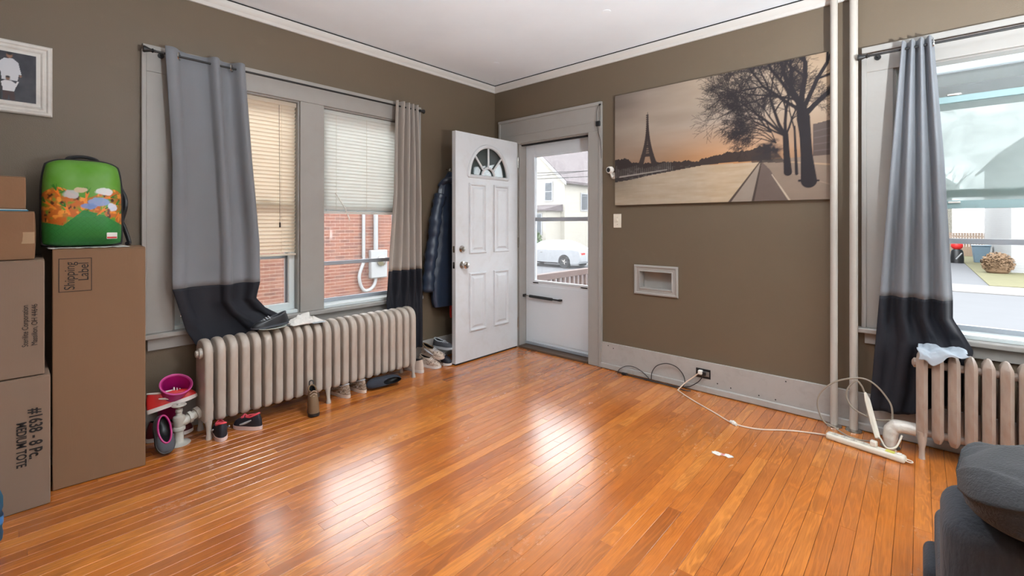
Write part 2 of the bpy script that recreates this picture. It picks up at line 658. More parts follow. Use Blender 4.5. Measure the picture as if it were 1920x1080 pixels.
# walls behind the camera: one has a plain window opening added to let daylight in
wb = MB()
wb.box(RX, RX + 0.2, RY - 0.2, 0.2, -0.05, 0.75).box(RX, RX + 0.2, RY - 0.2, 0.2, 2.2, RZ + 0.1)
for a, b in ((RY - 0.2, -1.9), (-0.6, 0.2)):
    wb.box(RX, RX + 0.2, a, b, 0.75, 2.2)
st(wb.build('wall_far_side', M['wall'], smooth=False), 'taupe wall out of view beyond the sofa')
st(bx('wall_back', M['wall'], (-0.2, RX + 0.2, RY - 0.2, RY, -0.05, RZ + 0.1), bevel=0), 'taupe wall out of view behind the viewer')
for k, (a, b) in enumerate(((-1.9, -0.6),)):
    w = struct('window_%d' % (4 + k), 'plain sash window added out of view to let daylight in')
    MB().box(RX + 0.05, RX + 0.1, a, b, 0.75, 0.81).box(RX + 0.05, RX + 0.1, a, b, 2.14, 2.2).box(RX + 0.05, RX + 0.1, a, a + 0.06, 0.81, 2.14).box(RX + 0.05, RX + 0.1, b - 0.06, b, 0.81, 2.14).box(RX + 0.05, RX + 0.1, a + 0.06, b - 0.06, 1.45, 1.5).build('sash', M['sash'], w, smooth=False)
    MB().box(RX + 0.07, RX + 0.075, a + 0.06, b - 0.06, 0.81, 2.14).build('pane', M['glass'], w, smooth=False)

cl = st(bx('ceiling', M['ceil'], (-0.2, RX + 0.2, RY - 0.2, 0.2, RZ, RZ + 0.1), bevel=0), 'white painted ceiling')
for (x, y, r) in ((1.55, -1.35, 0.035), (1.75, -0.72, 0.03), (0.50, -0.50, 0.03), (0.16, -0.14, 0.025)):
    MB().lathe([(r, 0), (r * 0.96, -0.002), (r * 0.5, -0.003)], 20, Matrix.Translation((x, y, RZ))).build('patch_disc', M['ceil'], cl)


# ---- crown moulding with its dark joint at the ceiling
def crown(name, along_x, length):
    z0 = 2.606
    prof = [(0, z0), (0.012, z0), (0.016, z0 + 0.006), (0.018, z0 + 0.022), (0.03, z0 + 0.036), (0.034, z0 + 0.05), (0.036, z0 + 0.062), (0, z0 + 0.062)]
    m = MB()
    if along_x:
        m.rings([[(d, -d, z) for d, z in prof], [(length, -d, z) for d, z in prof]])
    else:
        m.rings([[(d, -d, z) for d, z in prof], [(d, -length, z) for d, z in prof]])
    o = st(m.build(name, M['crown'], angle=25), 'white crown moulding')
    g = (0, length, -0.028, 0, z0 + 0.062, RZ) if along_x else (0, 0.028, -length, 0, z0 + 0.062, RZ)
    bx('dark_joint', M['gap'], g, o, bevel=0)


crown('trim_1', False, 4.15)
crown('trim_2', True, 5.6)


# ---- baseboards
def board(name, m, dims, label):
    return st(bx(name, m, dims, bevel=0.003), label)


b = board('baseboard_right', M['trim2'], (1.292, RX, -0.018, 0, 0.006, 0.224), 'tall scuffed white baseboard under the print')
bx('shoe_moulding', M['trim2'], (1.292, RX, -0.034, -0.018, 0.002, 0.05), b, bevel=0.008)
for (x, z) in ((1.36, 0.20), (1.41, 0.185), (2.34, 0.075), (2.52, 0.068), (2.62, 0.065), (2.68, 0.20), (2.25, 0.085)):
    MB().lathe([(0.0045, 0), (0.0035, 0.0012)], 10, Matrix.Translation((x, -0.0185, z)) @ Matrix.Rotation(R(90), 4, 'X')).build('nail_hole', M['gap'], b)
b = board('baseboard_left', M['trim2'], (0, 0.018, RY, -0.02, 0.002, 0.185), 'white baseboard behind the left radiator')
bx('shoe_moulding', M['trim2'], (0.018, 0.032, RY, -0.02, 0.002, 0.04), b, bevel=0.006)
board('baseboard_corner', M['trim2'], (0.02, 0.085, -0.018, 0, 0.002, 0.185), 'short white baseboard piece in the corner behind the door')

# ---- left-wall window trim
t = struct('trim_3', 'wide white painted casing around the pair of windows')
ti = M['trim']
bx('head_casing', ti, (0, 0.022, -2.917, -0.982, LZ1 - 0.01, 2.24), t)
MB().prism([(0, 0, 2.24), (0.034, 0, 2.24), (0.038, 0, 2.25), (0.034, 0, 2.27), (0, 0, 2.275)], (0, 1.945, 0)).build('head_cap', ti, t, loc=(0, -2.922, 0))
bx('side_casing', ti, (0, 0.022, -2.917, -2.78, LZ0, LZ1 - 0.01), t)
bx('side_casing', ti, (0, 0.022, -1.107, -0.982, LZ0, LZ1 - 0.01), t)
bx('side_band', ti, (0.0, 0.03, -2.928, -2.905, 0.60, 2.24), t)
bx('side_band', ti, (0.0, 0.03, -0.994, -0.975, 0.60, 2.24), t)
bx('mullion_casing', ti, (0, 0.020, -2.03, -1.855, LZ0, LZ1 - 0.01), t)
MB().box(-0.02, 0.052, -2.94, -0.96, LZ0 - 0.03, LZ0).build('stool', ti, t, bevel=0.006)
bx('apron', ti, (0, 0.02, -2.90, -1.0, 0.50, LZ0 - 0.03), t)


def double_hung(name, o0, o1, z0, z1, axis, lower_lift, storm_z, label, hazy, lower_top=None):
    """window in a 0.2 m wall. (a along the wall, d outwards from the room face)"""
    w = struct(name, label)

    def B(nm, m, a0, a1, d0, d1, c0, c1, bevel=0.002, parent=w):
        if axis == 'y':     # wall_left: out = -x
            return bx(nm, m, (-d1, -d0, a0, a1, c0, c1), parent, bevel=bevel)
        return bx(nm, m, (a0, a1, d0, d1, c0, c1), parent, bevel=bevel)
    s = 0.02
    for a in ((o0, o0 + s), (o1 - s, o1)):
        B('jamb', M['trim'], a[0], a[1], 0.0, 0.19, z0, z1)
    B('head_jamb', M['trim'], o0 + s, o1 - s, 0.0, 0.19, z1 - s, z1)
    B('sill', M['sash'], o0 + s, o1 - s, 0.0, 0.21, z0, z0 + 0.022)
    a0, a1 = o0 + s, o1 - s
    zm = (z0 + z1) / 2 + 0.02
    r = 0.04

    def sash(nm, d, c0, c1, rail_m, glass_m):
        g = MB()
        q = [(a0, a0 + r, c0, c1), (a1 - r, a1, c0, c1), (a0 + r, a1 - r, c1 - 0.036, c1), (a0 + r, a1 - r, c0, c0 + 0.045)]
        for (p0, p1, e0, e1) in q:
            if axis == 'y':
                g.box(-d - 0.028, -d, p0, p1, e0, e1)
            else:
                g.box(p0, p1, d, d + 0.028, e0, e1)
        so = g.build(nm, rail_m, w, smooth=False, bevel=0.002)
        B('pane', glass_m, a0 + r - 0.004, a1 - r + 0.004, d + 0.012, d + 0.016, c0 + 0.04, c1 - 0.03, 0, so)
        return so
    sash('upper_sash', 0.085, zm - 0.02, z1 - s, M['sash'], M['glass'])
    ltop = lower_top or zm + 0.012 + lower_lift
    lo = sash('lower_sash', 0.052, z0 + 0.022 + lower_lift, ltop, M['teal'] if hazy else M['sash'], M['milkglass'] if hazy else M['glass'])
    for k in (0.28, 0.72):
        aa = a0 + (a1 - a0) * k
        B('sash_lock', M['chrome'], aa - 0.03, aa + 0.03, 0.045, 0.075, ltop, ltop + 0.014, 0.003, lo)
        B('sash_lift', M['white'], aa - 0.025, aa + 0.025, 0.036, 0.052, z0 + 0.052 + lower_lift, z0 + 0.062 + lower_lift, 0.002, lo)
    g = MB()
    for (p0, p1, e0, e1) in ((a0, a0 + 0.03, z0 + 0.022, z1 - s), (a1 - 0.03, a1, z0 + 0.022, z1 - s), (a0, a1, z0 + 0.022, z0 + 0.05), (a0, a1, z1 - s - 0.03, z1 - s), (a0, a1, storm_z - 0.015, storm_z + 0.015)):
        if axis == 'y':
            g.box(-0.165, -0.14, p0, p1, e0, e1)
        else:
            g.box(p0, p1, 0.14, 0.165, e0, e1)
    so = g.build('storm_frame', M['storm'], w, smooth=False)
    B('pane', M['stormglass'], a0 + 0.02, a1 - 0.02, 0.150, 0.153, storm_z + 0.01, z1 - s - 0.01, 0, so)
    if not hazy:
        B('pane', M['stormglass'], a0 + 0.02, a1 - 0.02, 0.156, 0.159, z0 + 0.04, storm_z - 0.01, 0, so)
    return w


double_hung('window_1', LW[0][0], LW[0][1], LZ0, LZ1, 'y', 0.0, 1.0, 'left window of the pair behind the cream blind', False)
double_hung('window_2', LW[1][0], LW[1][1], LZ0, LZ1, 'y', 0.71, 0.925, 'right window of the pair with a brick wall outside', False)
double_hung('window_3', WX0, WX1, WZ0, WZ1, 'x', 0.68, 1.14, 'street window with its lower sash pushed up', True, 1.945)

# ---- right-wall window trim
t = struct('trim_4', 'white casing around the street window')
bx('head_casing', ti, (3.084, 4.25, -0.022, 0, WZ1 - 0.012, 2.25), t)
MB().prism([(0, 0, 2.25), (0, -0.034, 2.25), (0, -0.038, 2.262), (0, -0.034, 2.285), (0, 0, 2.29)], (1.176, 0, 0)).build('head_cap', ti, t, loc=(3.079, 0, 0))
bx('side_casing', ti, (3.084, 3.222, -0.022, 0, WZ0, WZ1 - 0.012), t)
bx('side_casing', ti, (4.113, 4.25, -0.022, 0, WZ0, WZ1 - 0.012), t)
bx('side_band', ti, (3.076, 3.10, -0.03, 0, 0.62, 2.25), t)
bx('stool', ti, (3.05, 4.28, -0.055, 0.02, WZ0 - 0.03, WZ0), t, bevel=0.006)
bx('apron', ti, (3.09, 4.24, -0.02, 0, 0.525, WZ0 - 0.03), t)

# ---- front door trim
t = struct('trim_5', 'white casing around the front door')
bx('head_casing', ti, (0.087, 1.29, -0.022, 0, DZ - 0.005, 2.265), t)
bx('head_panel_line', ti, (0.17, 1.20, -0.027, -0.022, 2.12, 2.135), t, bevel=0.002)
MB().prism([(0, 0, 2.262), (0, -0.032, 2.262), (0, -0.036, 2.275), (0, -0.032, 2.29), (0, 0, 2.294)], (1.213, 0, 0)).build('head_cap', ti, t, loc=(0.082, 0, 0))
bx('side_casing', ti, (0.087, DX0, -0.022, 0, 0.002, DZ - 0.005), t)
bx('side_casing', ti, (DX1, 1.29, -0.022, 0, 0.002, DZ - 0.005), t)
bx('side_band', ti, (1.272, 1.298, -0.03, 0, 0.002, 2.262), t)
bx('side_band', ti, (0.08, 0.105, -0.03, 0, 0.002, 2.262), t)
bx('jamb', ti, (DX0, DX0 + 0.014, 0, 0.2, 0.0, DZ), t)
bx('jamb', ti, (DX1 - 0.014, DX1, 0, 0.2, 0.0, DZ), t)
bx('head_jamb', ti, (DX0 + 0.014, DX1 - 0.014, 0, 0.2, DZ - 0.014, DZ), t)
bx('weather_strip', M['gap'], (DX0 + 0.014, DX1 - 0.014, 0.03, 0.05, DZ - 0.026, DZ - 0.014), t, bevel=0)
bx('threshold', mat('dark_worn_threshold', srgb(84, 66, 52), 0.5), (DX0 + 0.014, DX1 - 0.014, -0.015, 0.2, -0.02, 0.02), t, bevel=0.006)

# ---- interior door leaf, swung open 90 degrees against the window wall
d = struct('door_1', 'white panelled front door standing open, fanlight at its top')
X0, X1 = 0.285, 0.33
Y0, Y1 = -0.832, -0.018
cy, cz, fr, fh = -0.42, 1.662, 0.262, 0.30
m = MB()
m.box(X0, X1, Y0, Y1, 0.014, cz).box(X0, X1, Y0, cy - fr, cz, 2.05).box(X0, X1, cy + fr, Y1, cz, 2.05)
na = 28
for k in range(na):
    a0, a1 = PI * k / na, PI * (k + 1) / na
    p = [(cy + fr * math.cos(a0), cz + fh * math.sin(a0)), (cy + fr * math.cos(a1), cz + fh * math.sin(a1))]
    q = [(p[0][0], 2.05), (p[1][0], 2.05)]
    m.rings([[(X0, *p[0]), (X0, *p[1]), (X0, *q[1]), (X0, *q[0])], [(X1, *p[0]), (X1, *p[1]), (X1, *q[1]), (X1, *q[0])]])
slab = m.build('slab', M['door'], d, smooth=False)


def arc(r, h, x, n=28):
    return [(x, cy + r * math.cos(PI * k / n), cz + h * math.sin(PI * k / n)) for k in range(n + 1)]


fanl = MB().rings([arc(fr - 0.002, fh - 0.002, X0 + 0.018), arc(fr - 0.002, fh - 0.002, X0 + 0.026)]).build('fanlight', M['fanglass'], d, smooth=False)
g = MB().tube(arc(fr - 0.004, fh - 0.004, X1) + [(X1, cy - fr + 0.004, cz)], 0.018, 8)
g.tube([(X1, cy - fr, cz + 0.006), (X1, cy + fr, cz + 0.006)], 0.016, 8)
g.build('moulding', M['door'], fanl)
for k in (1, 2, 3):
    a = PI * k / 4
    MB().tube([(X1 - 0.008, cy + 0.085 * math.cos(a), cz + 0.095 * math.sin(a)), (X1 - 0.008, cy + fr * math.cos(a), cz + fh * math.sin(a))], 0.010, 6).build('muntin', M['door'], fanl)
MB().tube(arc(0.085, 0.095, X1 - 0.008), 0.011, 8).build('muntin', M['door'], fanl)
for (a, b_, c0, c1) in ((-0.672, -0.458, 0.968, 1.605), (-0.357, -0.148, 0.968, 1.605), (-0.672, -0.458, 0.268, 0.795), (-0.357, -0.148, 0.268, 0.795)):
    def rr(ins, x):
        return [(x, a + ins, c0 + ins), (x, b_ - ins, c0 + ins), (x, b_ - ins, c1 - ins), (x, a + ins, c1 - ins)]
    MB().rings([rr(0, X1 - 0.001), rr(0.0, X1 + 0.006), rr(0.006, X1 + 0.013), rr(0.014, X1 + 0.012), rr(0.026, X1 + 0.001), rr(0.036, X1 + 0.001), rr(0.054, X1 + 0.011), rr(0.06, X1 + 0.011)]).build('raised_panel', M['door'], d, angle=20)
kx = Matrix.Rotation(R(90), 4, 'Y')
k1 = MB().lathe([(0.032, 0), (0.032, 0.006), (0.016, 0.01), (0.012, 0.03), (0.02, 0.036), (0.029, 0.046), (0.03, 0.058), (0.022, 0.068), (0.006, 0.071)], 24, Matrix.Translation((X1, -0.755, 0.874)) @ kx).build('knob', M['chrome'], d)
MB().lathe([(0.032, 0), (0.032, 0.006), (0.022, 0.02), (0.02, 0.026), (0.008, 0.027)], 24, Matrix.Translation((X1, -0.76, 1.014)) @ kx).build('deadbolt', M['chrome'], d)
MB().lathe([(0.03, 0), (0.03, 0.006), (0.012, 0.02), (0.026, 0.04), (0.028, 0.05), (0.008, 0.06)], 20, Matrix.Translation((X0, -0.755, 0.874)) @ Matrix.Rotation(R(-90), 4, 'Y')).build('knob', M['chrome'], d)
for z in (0.874, 1.014):
    bx('latch_plate', M['chrome'], (X0 + 0.01, X1 - 0.01, Y0 - 0.0015, Y0 + 0.001, z - 0.028, z + 0.028), d, bevel=0.0005)
for z in (0.25, 1.05, 1.85):
    MB().cyl((X1 + 0.004, -0.01, z - 0.05), (X1 + 0.004, -0.01, z + 0.05), 0.007, n=10).build('hinge', M['chrome'], d)
bx('bottom_sweep', M['gap'], (X0 + 0.005, X1 - 0.003, Y0 + 0.005, Y1 - 0.005, 0.003, 0.014), d, bevel=0)

# ---- storm door in the same opening
d = struct('door_2', 'white storm door with two glass panes and black closer')
SX0, SX1, SY0, SY1 = DX0 + 0.016, DX1 - 0.016, 0.10, 0.135
GX0, GX1, GZ0, GZ1 = 0.462, 1.086, 0.672, 1.905
m = MB()
m.box(SX0, GX0, SY0, SY1, 0.022, 2.026).box(GX1, SX1, SY0, SY1, 0.022, 2.026).box(GX0, GX1, SY0, SY1, 0.022, GZ0).box(GX0, GX1, SY0, SY1, GZ1, 2.026)
m.build('frame', M['alu'], d, smooth=False, bevel=0.003)
m = MB()
for (a0, a1, c0, c1) in ((GX0 - 0.018, GX0, GZ0 - 0.018, GZ1 + 0.018), (GX1, GX1 + 0.018, GZ0 - 0.018, GZ1 + 0.018), (GX0, GX1, GZ0 - 0.018, GZ0), (GX0, GX1, GZ1, GZ1 + 0.018)):
    m.box(a0, a1, SY0 - 0.006, SY0 + 0.001, c0, c1)
m.build('glazing_bead', M['alu'], d, smooth=False, bevel=0.002)
bx('kick_panel', M['alu'], (SX0 + 0.05, SX1 - 0.05, SY0 - 0.003, SY0 + 0.001, 0.07, GZ0 - 0.05), d, bevel=0.002)
bx('bottom_sweep', M['storm'], (SX0, SX1, SY0 - 0.012, SY0, 0.022, 0.05), d, bevel=0.003)
bx('meeting_rail', M['storm'], (GX0, GX1, SY0 + 0.004, SY1 - 0.006, 1.262, 1.30), d, bevel=0.003)
bx('upper_pane', M['stormglass'], (GX0 - 0.005, GX1 + 0.005, SY0 + 0.018, SY0 + 0.022, 1.29, GZ1 + 0.005), d, bevel=0)
bx('lower_pane', M['stormglass'], (GX0 - 0.005, GX1 + 0.005, SY0 + 0.013, SY0 + 0.017, GZ0 - 0.005, 1.27), d, bevel=0)
for a0 in (GX0 - 0.02, GX1 - 0.075):
    bx('glass_clip', M['black'], (a0, a0 + 0.07, SY0 - 0.008, SY0 - 0.005, GZ0 - 0.028, GZ0 - 0.019), d, bevel=0)
c = MB().cyl((0.42, 0.068, 0.512), (0.70, 0.068, 0.508), 0.014).cyl((0.70, 0.068, 0.508), (0.79, 0.068, 0.507), 0.008).build('closer', M['black'], d)
MB().cyl((0.346, 0.068, 0.513), (0.42, 0.068, 0.512), 0.005).build('closer_rod', M['chrome'], c)
bx('closer_bracket', M['black'], (0.77, 0.80, 0.062, 0.10, 0.498, 0.516), c, bevel=0.001)
bx('closer_bracket', M['black'], (0.344, 0.36, 0.05, 0.09, 0.50, 0.526), c, bevel=0.001)

# ================================================================== radiators
def arch_outline(x0, x1, z0, z1, rt, rb, n=7):
    """rounded outline in the x-z plane (counter-clockwise)"""
    pts = []
    for (cx, cz, r, a0) in ((x1 - rb, z0 + rb, rb, -90), (x1 - rt, z1 - rt, rt, 0), (x0 + rt, z1 - rt, rt, 90), (x0 + rb, z0 + rb, rb, 180)):
        for k in range(n + 1):
            a = R(a0 + 90.0 * k / n)
            pts.append((cx + r * math.cos(a), cz + r * math.sin(a)))
    return pts


def inset_outline(pts, d):
    cx = sum(p[0] for p in pts) / len(pts)
    cz = sum(p[1] for p in pts) / len(pts)
    out = []
    n = len(pts)
    for i in range(n):
        a, b = Vector(pts[i - 1]), Vector(pts[(i + 1) % n])
        t = (b - a)
        nn = Vector((-t.y, t.x)).normalized()
        out.append((pts[i][0] + nn.x * d, pts[i][1] + nn.y * d))
    return out


def rad_section(leg):
    """old cast-iron column section, 0.2 m deep, arched top; along local y"""
    o = arch_outline(0.115, 0.305, 0.088, 0.56, 0.085, 0.035)
    m = MB()
    rings = []
    for (y, ins) in ((-0.0225, 0.011), (-0.020, 0.004), (-0.013, 0.0), (0.0, -0.002), (0.013, 0.0), (0.020, 0.004), (0.0225, 0.011)):
        rings.append([(x, y, z) for x, z in inset_outline(o, ins)])
    m.rings(rings)
    return m.build('section_tmp', M['rad'], angle=50)


def leg_mesh(x, s):
    m = MB()
    if True:
        rings = []
        for (z, w, dx) in ((0.0, 0.017, 0.012), (0.012, 0.016, 0.012), (0.03, 0.012, 0.010), (0.07, 0.014, 0.004), (0.11, 0.021, 0.0), (0.14, 0.02, 0.0)):
            rings.append([(x + s * dx + w * math.cos(a), w * 1.0 * math.sin(a), z) for a in [2 * PI * k / 10 for k in range(10)]])
        m.rings(rings)
    return m


rad = thing('radiator', 'long cream cast-iron radiator under the pair of windows', 'radiator', (0.0, 0.0, 0.0))
sec0 = rad_section(False)
sec_me = sec0.data
bpy.data.objects.remove(sec0)
sec_me.name = 'section'
leg_mes = [leg_mesh(x, s).mesh('leg', M['rad'], angle=60) for x, s in ((0.285, 1), (0.135, -1))]
NS = 23
PITCH = (2.666 - 1.248) / (NS - 1)
for k in range(NS):
    y = -2.666 + PITCH * k
    o = bpy.data.objects.new('section', sec_me)
    COL.objects.link(o)
    o.parent = rad
    o.location = (0, y, 0)
    if k in (0, 11, NS - 1):
        for leg_me in leg_mes:
            l = bpy.data.objects.new('leg', leg_me)
            COL.objects.link(l)
            l.parent = rad
            l.location = (0, y, 0)
for z in (0.49, 0.15):
    m = MB()
    m.cyl((0.21, -2.69, z), (0.21, -1.23, z), 0.026, n=14)
    m.build('connecting_hub', M['rad'], rad)
MB().lathe([(0.03, 0), (0.03, 0.014), (0.02, 0.02), (0.018, 0.03), (0.006, 0.032)], 14, Matrix.Translation((0.25, -2.691, 0.49)) @ Matrix.Rotation(R(90), 4, 'X')).build('end_plug', M['rad'], rad)
# valve on the left end
vx, vy = 0.235, -2.795
v = MB()
v.lathe([(0.055, 0.001), (0.055, 0.006), (0.03, 0.01), (0.022, 0.02), (0.022, 0.075), (0.03, 0.08), (0.03, 0.095), (0.025, 0.1), (0.027, 0.13), (0.031, 0.14), (0.028, 0.155), (0.016, 0.162), (0.014, 0.178), (0.018, 0.182), (0.017, 0.195), (0.006, 0.2), (0.006, 0.215)], 20, Matrix.Translation((vx, vy, 0)))
v.tube([(vx, vy, 0.118), (vx - 0.005, vy + 0.03, 0.12), (0.225, vy + 0.05, 0.13)], [0.024, 0.024, 0.024], 14)
v.tube([(0.225, vy + 0.045, 0.13), (0.222, vy + 0.06, 0.132)], 0.034, 8)
v.tube([(0.222, vy + 0.06, 0.132), (0.216, vy + 0.085, 0.14)], 0.025, 14)
v.tube([(0.217, vy + 0.08, 0.139), (0.212, vy + 0.10, 0.144)], 0.036, 8)
vo = v.build('valve', M['valve'], rad, angle=45)
MB().lathe([(0.006, 0), (0.012, 0.004), (0.030, 0.004), (0.036, 0.010), (0.03, 0.016), (0.012, 0.014), (0.008, 0.02)], 16, Matrix.Translation((vx, vy, 0.208))).build('handwheel', M['valve'], vo)

# right radiator: ridged columns with pointed tops
rad = thing('radiator', 'cream ridged radiator with pointed tops under the street window', 'radiator', (0, 0, 0))
plan = [(-0.0235, -0.205), (-0.012, -0.222), (0.008, -0.233), (0.0235, -0.21), (0.0235, -0.125), (0.0, -0.10), (-0.0235, -0.125)]


def sc(p, s, z, cy=-0.168):
    return [(x * s, cy + (y - cy) * s, z) for x, y in p]


m = MB().rings([sc(plan, 0.25, 0.082), sc(plan, 0.55, 0.088), sc(plan, 0.95, 0.118), sc(plan, 1, 0.14), sc(plan, 1, 0.505), sc(plan, 0.93, 0.528), sc(plan, 0.55, 0.552), sc(plan, 0.22, 0.562)])
sec2 = m.mesh('section', M['rad2'], angle=28)
NS2 = 12
for k in range(NS2):
    o = bpy.data.objects.new('section', sec2)
    COL.objects.link(o)
    o.parent = rad
    o.location = (3.345 + 0.0615 * k, 0, 0)
for z in (0.49, 0.125):
    MB().cyl((3.335, -0.165, z), (3.345 + 0.0615 * (NS2 - 1) + 0.01, -0.165, z), 0.02, n=12).build('connecting_hub', M['rad2'], rad)
for x in (3.345, 3.345 + 0.0615 * (NS2 - 1)):
    for (yy, s) in ((-0.212, -1), (-0.122, 1)):
        rings = [[(x + w * math.cos(a), yy + s * d + w * math.sin(a), z) for a in [2 * PI * q / 8 for q in range(8)]] for (z, w, d) in ((0, 0.014, 0.008), (0.01, 0.013, 0.008), (0.05, 0.012, 0.004), (0.1, 0.02, 0), (0.14, 0.02, 0))]
        MB().rings(rings).build('leg', M['rad2'], rad, angle=50)
MB().lathe([(0.026, 0), (0.026, 0.01), (0.012, 0.018), (0.004, 0.019)], 10, Matrix.Translation((3.322, -0.165, 0.49)) @ Matrix.Rotation(R(-90), 4, 'Y')).build('end_plug', M['rad2'], rad)
v = MB()
v.tube(spline([(3.215, -0.175, 0.002), (3.215, -0.175, 0.05), (3.222, -0.172, 0.10), (3.25, -0.168, 0.124), (3.32, -0.165, 0.126)], 5), [0.028, 0.028, 0.029, 0.03, 0.030, 0.034, 0.034, 0.033, 0.034, 0.036, 0.036, 0.034, 0.034, 0.036, 0.038, 0.036, 0.034, 0.034, 0.034, 0.034, 0.033], 14)
vo = v.build('wrapped_valve', M['foil'], rad, angle=60)
MB().lathe([(0.045, 0.001), (0.045, 0.006), (0.03, 0.01)], 18, Matrix.Translation((3.215, -0.175, 0))).build('floor_flange', M['chrome'], vo)

# steam riser pipes
for (x, y, r, lab) in ((2.945, -0.058, 0.0195, 'white steam pipe beside the print, left of two'), (3.042, -0.058, 0.021, 'white steam pipe beside the street window, right of two')):
    p = thing('steam_pipe', lab, 'pipe', (x, y, 0), group='riser pipes by the street window')
    MB().lathe([(r, 0.001), (r, RZ + 0.02)], 20).build('tube', M['pipe'], p)
    MB().lathe([(r + 0.022, 0.001), (r + 0.02, 0.006), (r, 0.012)], 20).build('floor_flange', M['chrome'], p)


# ================================================================== curtains
def rod(name, label, a, b, brackets, wall_dir):
    t = thing(name, label, 'curtain rod', a)
    A, Bv = Vector(a), Vector(b)
    L = Bv - A
    MB().cyl((0, 0, 0), L, 0.0065, n=10).build('rod', M['rod'], t)
    u = L.normalized()
    q = u.to_track_quat('Z', 'Y').to_matrix().to_4x4()
    prof = [(0.008, 0), (0.008, 0.008), (0.013, 0.012), (0.009, 0.02), (0.011, 0.028), (0.019, 0.05), (0.018, 0.056), (0.004, 0.058)]
    MB().lathe(prof, 14, Matrix.Translation(L) @ q).build('finial', M['rod'], t)
    MB().lathe(prof, 14, (-u).to_track_quat('Z', 'Y').to_matrix().to_4x4()).build('finial', M['rod'], t)
    for k in brackets:
        p = L * k
        w = Vector(wall_dir)
        MB().tube([p - w * 0.006, p + w * 0.066], 0.005, 8).tube([p + w * 0.064, p + w * 0.070], 0.016, 12).build('bracket', M['rod'], t)
    return t


rod('curtain_rod', 'black curtain rod over the pair of windows', (0.092, -2.875, 2.222), (0.092, -1.045, 2.222), (0.02, 0.985), (-1, 0, 0))
rod('curtain_rod', 'black curtain rod over the street window', (3.12, -0.092, 2.215), (4.2, -0.092, 2.215), (0.03, 0.97), (0, 1, 0))


def wave(p):
    """fold profile, rounder crests than sine"""
    s = math.sin(p)
    return math.copysign(abs(s) ** 0.75, s)


def curtain(name, label, light, pos, ztop, zsplit, zbot, nu, rings, group):
    t = thing(name, label, 'curtain', (0, 0, 0), group=group)
    MB().grid(lambda u, v: pos(u, ztop + (zsplit - ztop) * v), nu, 40).build('light_panel', light, t, angle=180, solid=0.0025)
    MB().grid(lambda u, v: pos(u, zsplit + (zbot(u) - zsplit) * v), nu, 34).build('navy_panel', M['curtain_navy'], t, angle=180, solid=0.0025)
    for (c, ax) in rings:
        q = Vector(ax).to_track_quat('Z', 'Y').to_matrix().to_4x4()
        pts = [Matrix.Translation(c) @ q @ Vector((0.021 * math.cos(2 * PI * k / 16), 0.021 * math.sin(2 * PI * k / 16), 0)) for k in range(16)]
        MB().tube(pts, 0.004, 6, closed=True).build('grommet', M['chrome'], t)
    return t


# left curtain: broad flat folds, hem pulled right under the shoe on the radiator
def cpos1(u, z):
    yl = interp(z, [0.30, 0.483, 0.607, 0.865, 1.6, 2.25], [-2.62, -2.672, -2.735, -2.802, -2.80, -2.835])
    yr = interp(z, [0.30, 0.56, 0.62, 0.68, 0.75, 0.85, 1.1, 1.65, 2.25], [-2.10, -2.13, -2.20, -2.29, -2.345, -2.322, -2.325, -2.372, -2.412])
    # fold phase, not even
    ph = interp(u, [0, 0.08, 0.16, 0.52, 0.60, 0.66, 0.80, 0.88, 1.0], [0.2, 0.55, 1.0, 1.9, 2.5, 3.0, 3.55, 4.1, 5.0]) * PI
    amp = interp(z, [0.3, 0.6, 0.9, 1.6, 2.25], [0.012, 0.016, 0.028, 0.034, 0.036])
    x = 0.098 - amp * 0.35 + amp * wave(ph)
    w = 0.012 * math.sin(u * 9 + z * 3.1) * interp(z, [0.4, 1.2, 2.25], [0.5, 1, 0.2])
    y = yl + (yr - yl) * u
    # hem lying towards the radiator top on the right side
    k = max(0.0, min(1.0, (0.66 - z) / 0.10)) * max(0.0, (u - 0.62) / 0.38)
    x = x + w * 0.6 + k * 0.10
    if z < 0.62:
        x = min(x, 0.108 + k * 0.2)
        x = max(x, 0.06)
    x = max(x, 0.034)
    return (x, y, z)


curtain('curtain', 'wide pale grey curtain with navy hem, left of the pair of windows', M['curtain_light'], cpos1, 2.262, 0.857,
        lambda u: interp(u, [0, 0.3, 0.62, 0.75, 1.0], [0.40, 0.36, 0.46, 0.578, 0.585]), 96,
        [((0.092, -2.765, 2.222), (0.5, 1, 0)), ((0.092, -2.59, 2.222), (0.4, -1, 0)), ((0.092, -2.49, 2.222), (0.6, 1, 0)), ((0.092, -2.44, 2.222), (0.5, -1, 0))], 'two-tone curtains')


def cpos2(u, z):
    yl = interp(z, [0.15, 0.45, 0.6, 0.86, 1.5, 2.25], [-1.30, -1.36, -1.375, -1.352, -1.31, -1.284])
    yr = interp(z, [0.15, 0.6, 0.85, 1.5, 2.25], [-1.005, -0.998, -1.010, -1.03, -1.052])
    amp = interp(z, [0.15, 0.58, 0.7, 1.5, 2.25], [0.014, 0.014, 0.03, 0.032, 0.030])
    ph = 0.3 + u * 4.6 * 2 * PI * (0.85 + 0.15 * u)
    x = 0.094 + amp * wave(ph) + 0.006 * math.sin(z * 5 + u * 7)
    if z < 0.62:
        x = max(0.062, min(x, 0.110 if u < 0.62 else 0.13))
    return (max(x, 0.04), yl + (yr - yl) * u, z)


curtain('curtain', 'narrow cream curtain with navy hem beside the hanging jacket', M['curtain_cream'], cpos2, 2.262, 0.848, lambda u: 0.165, 110,
        [((0.092, -1.262, 2.222), (0.5, 1, 0)), ((0.092, -1.12, 2.222), (0.5, -1, 0))], 'two-tone curtains')


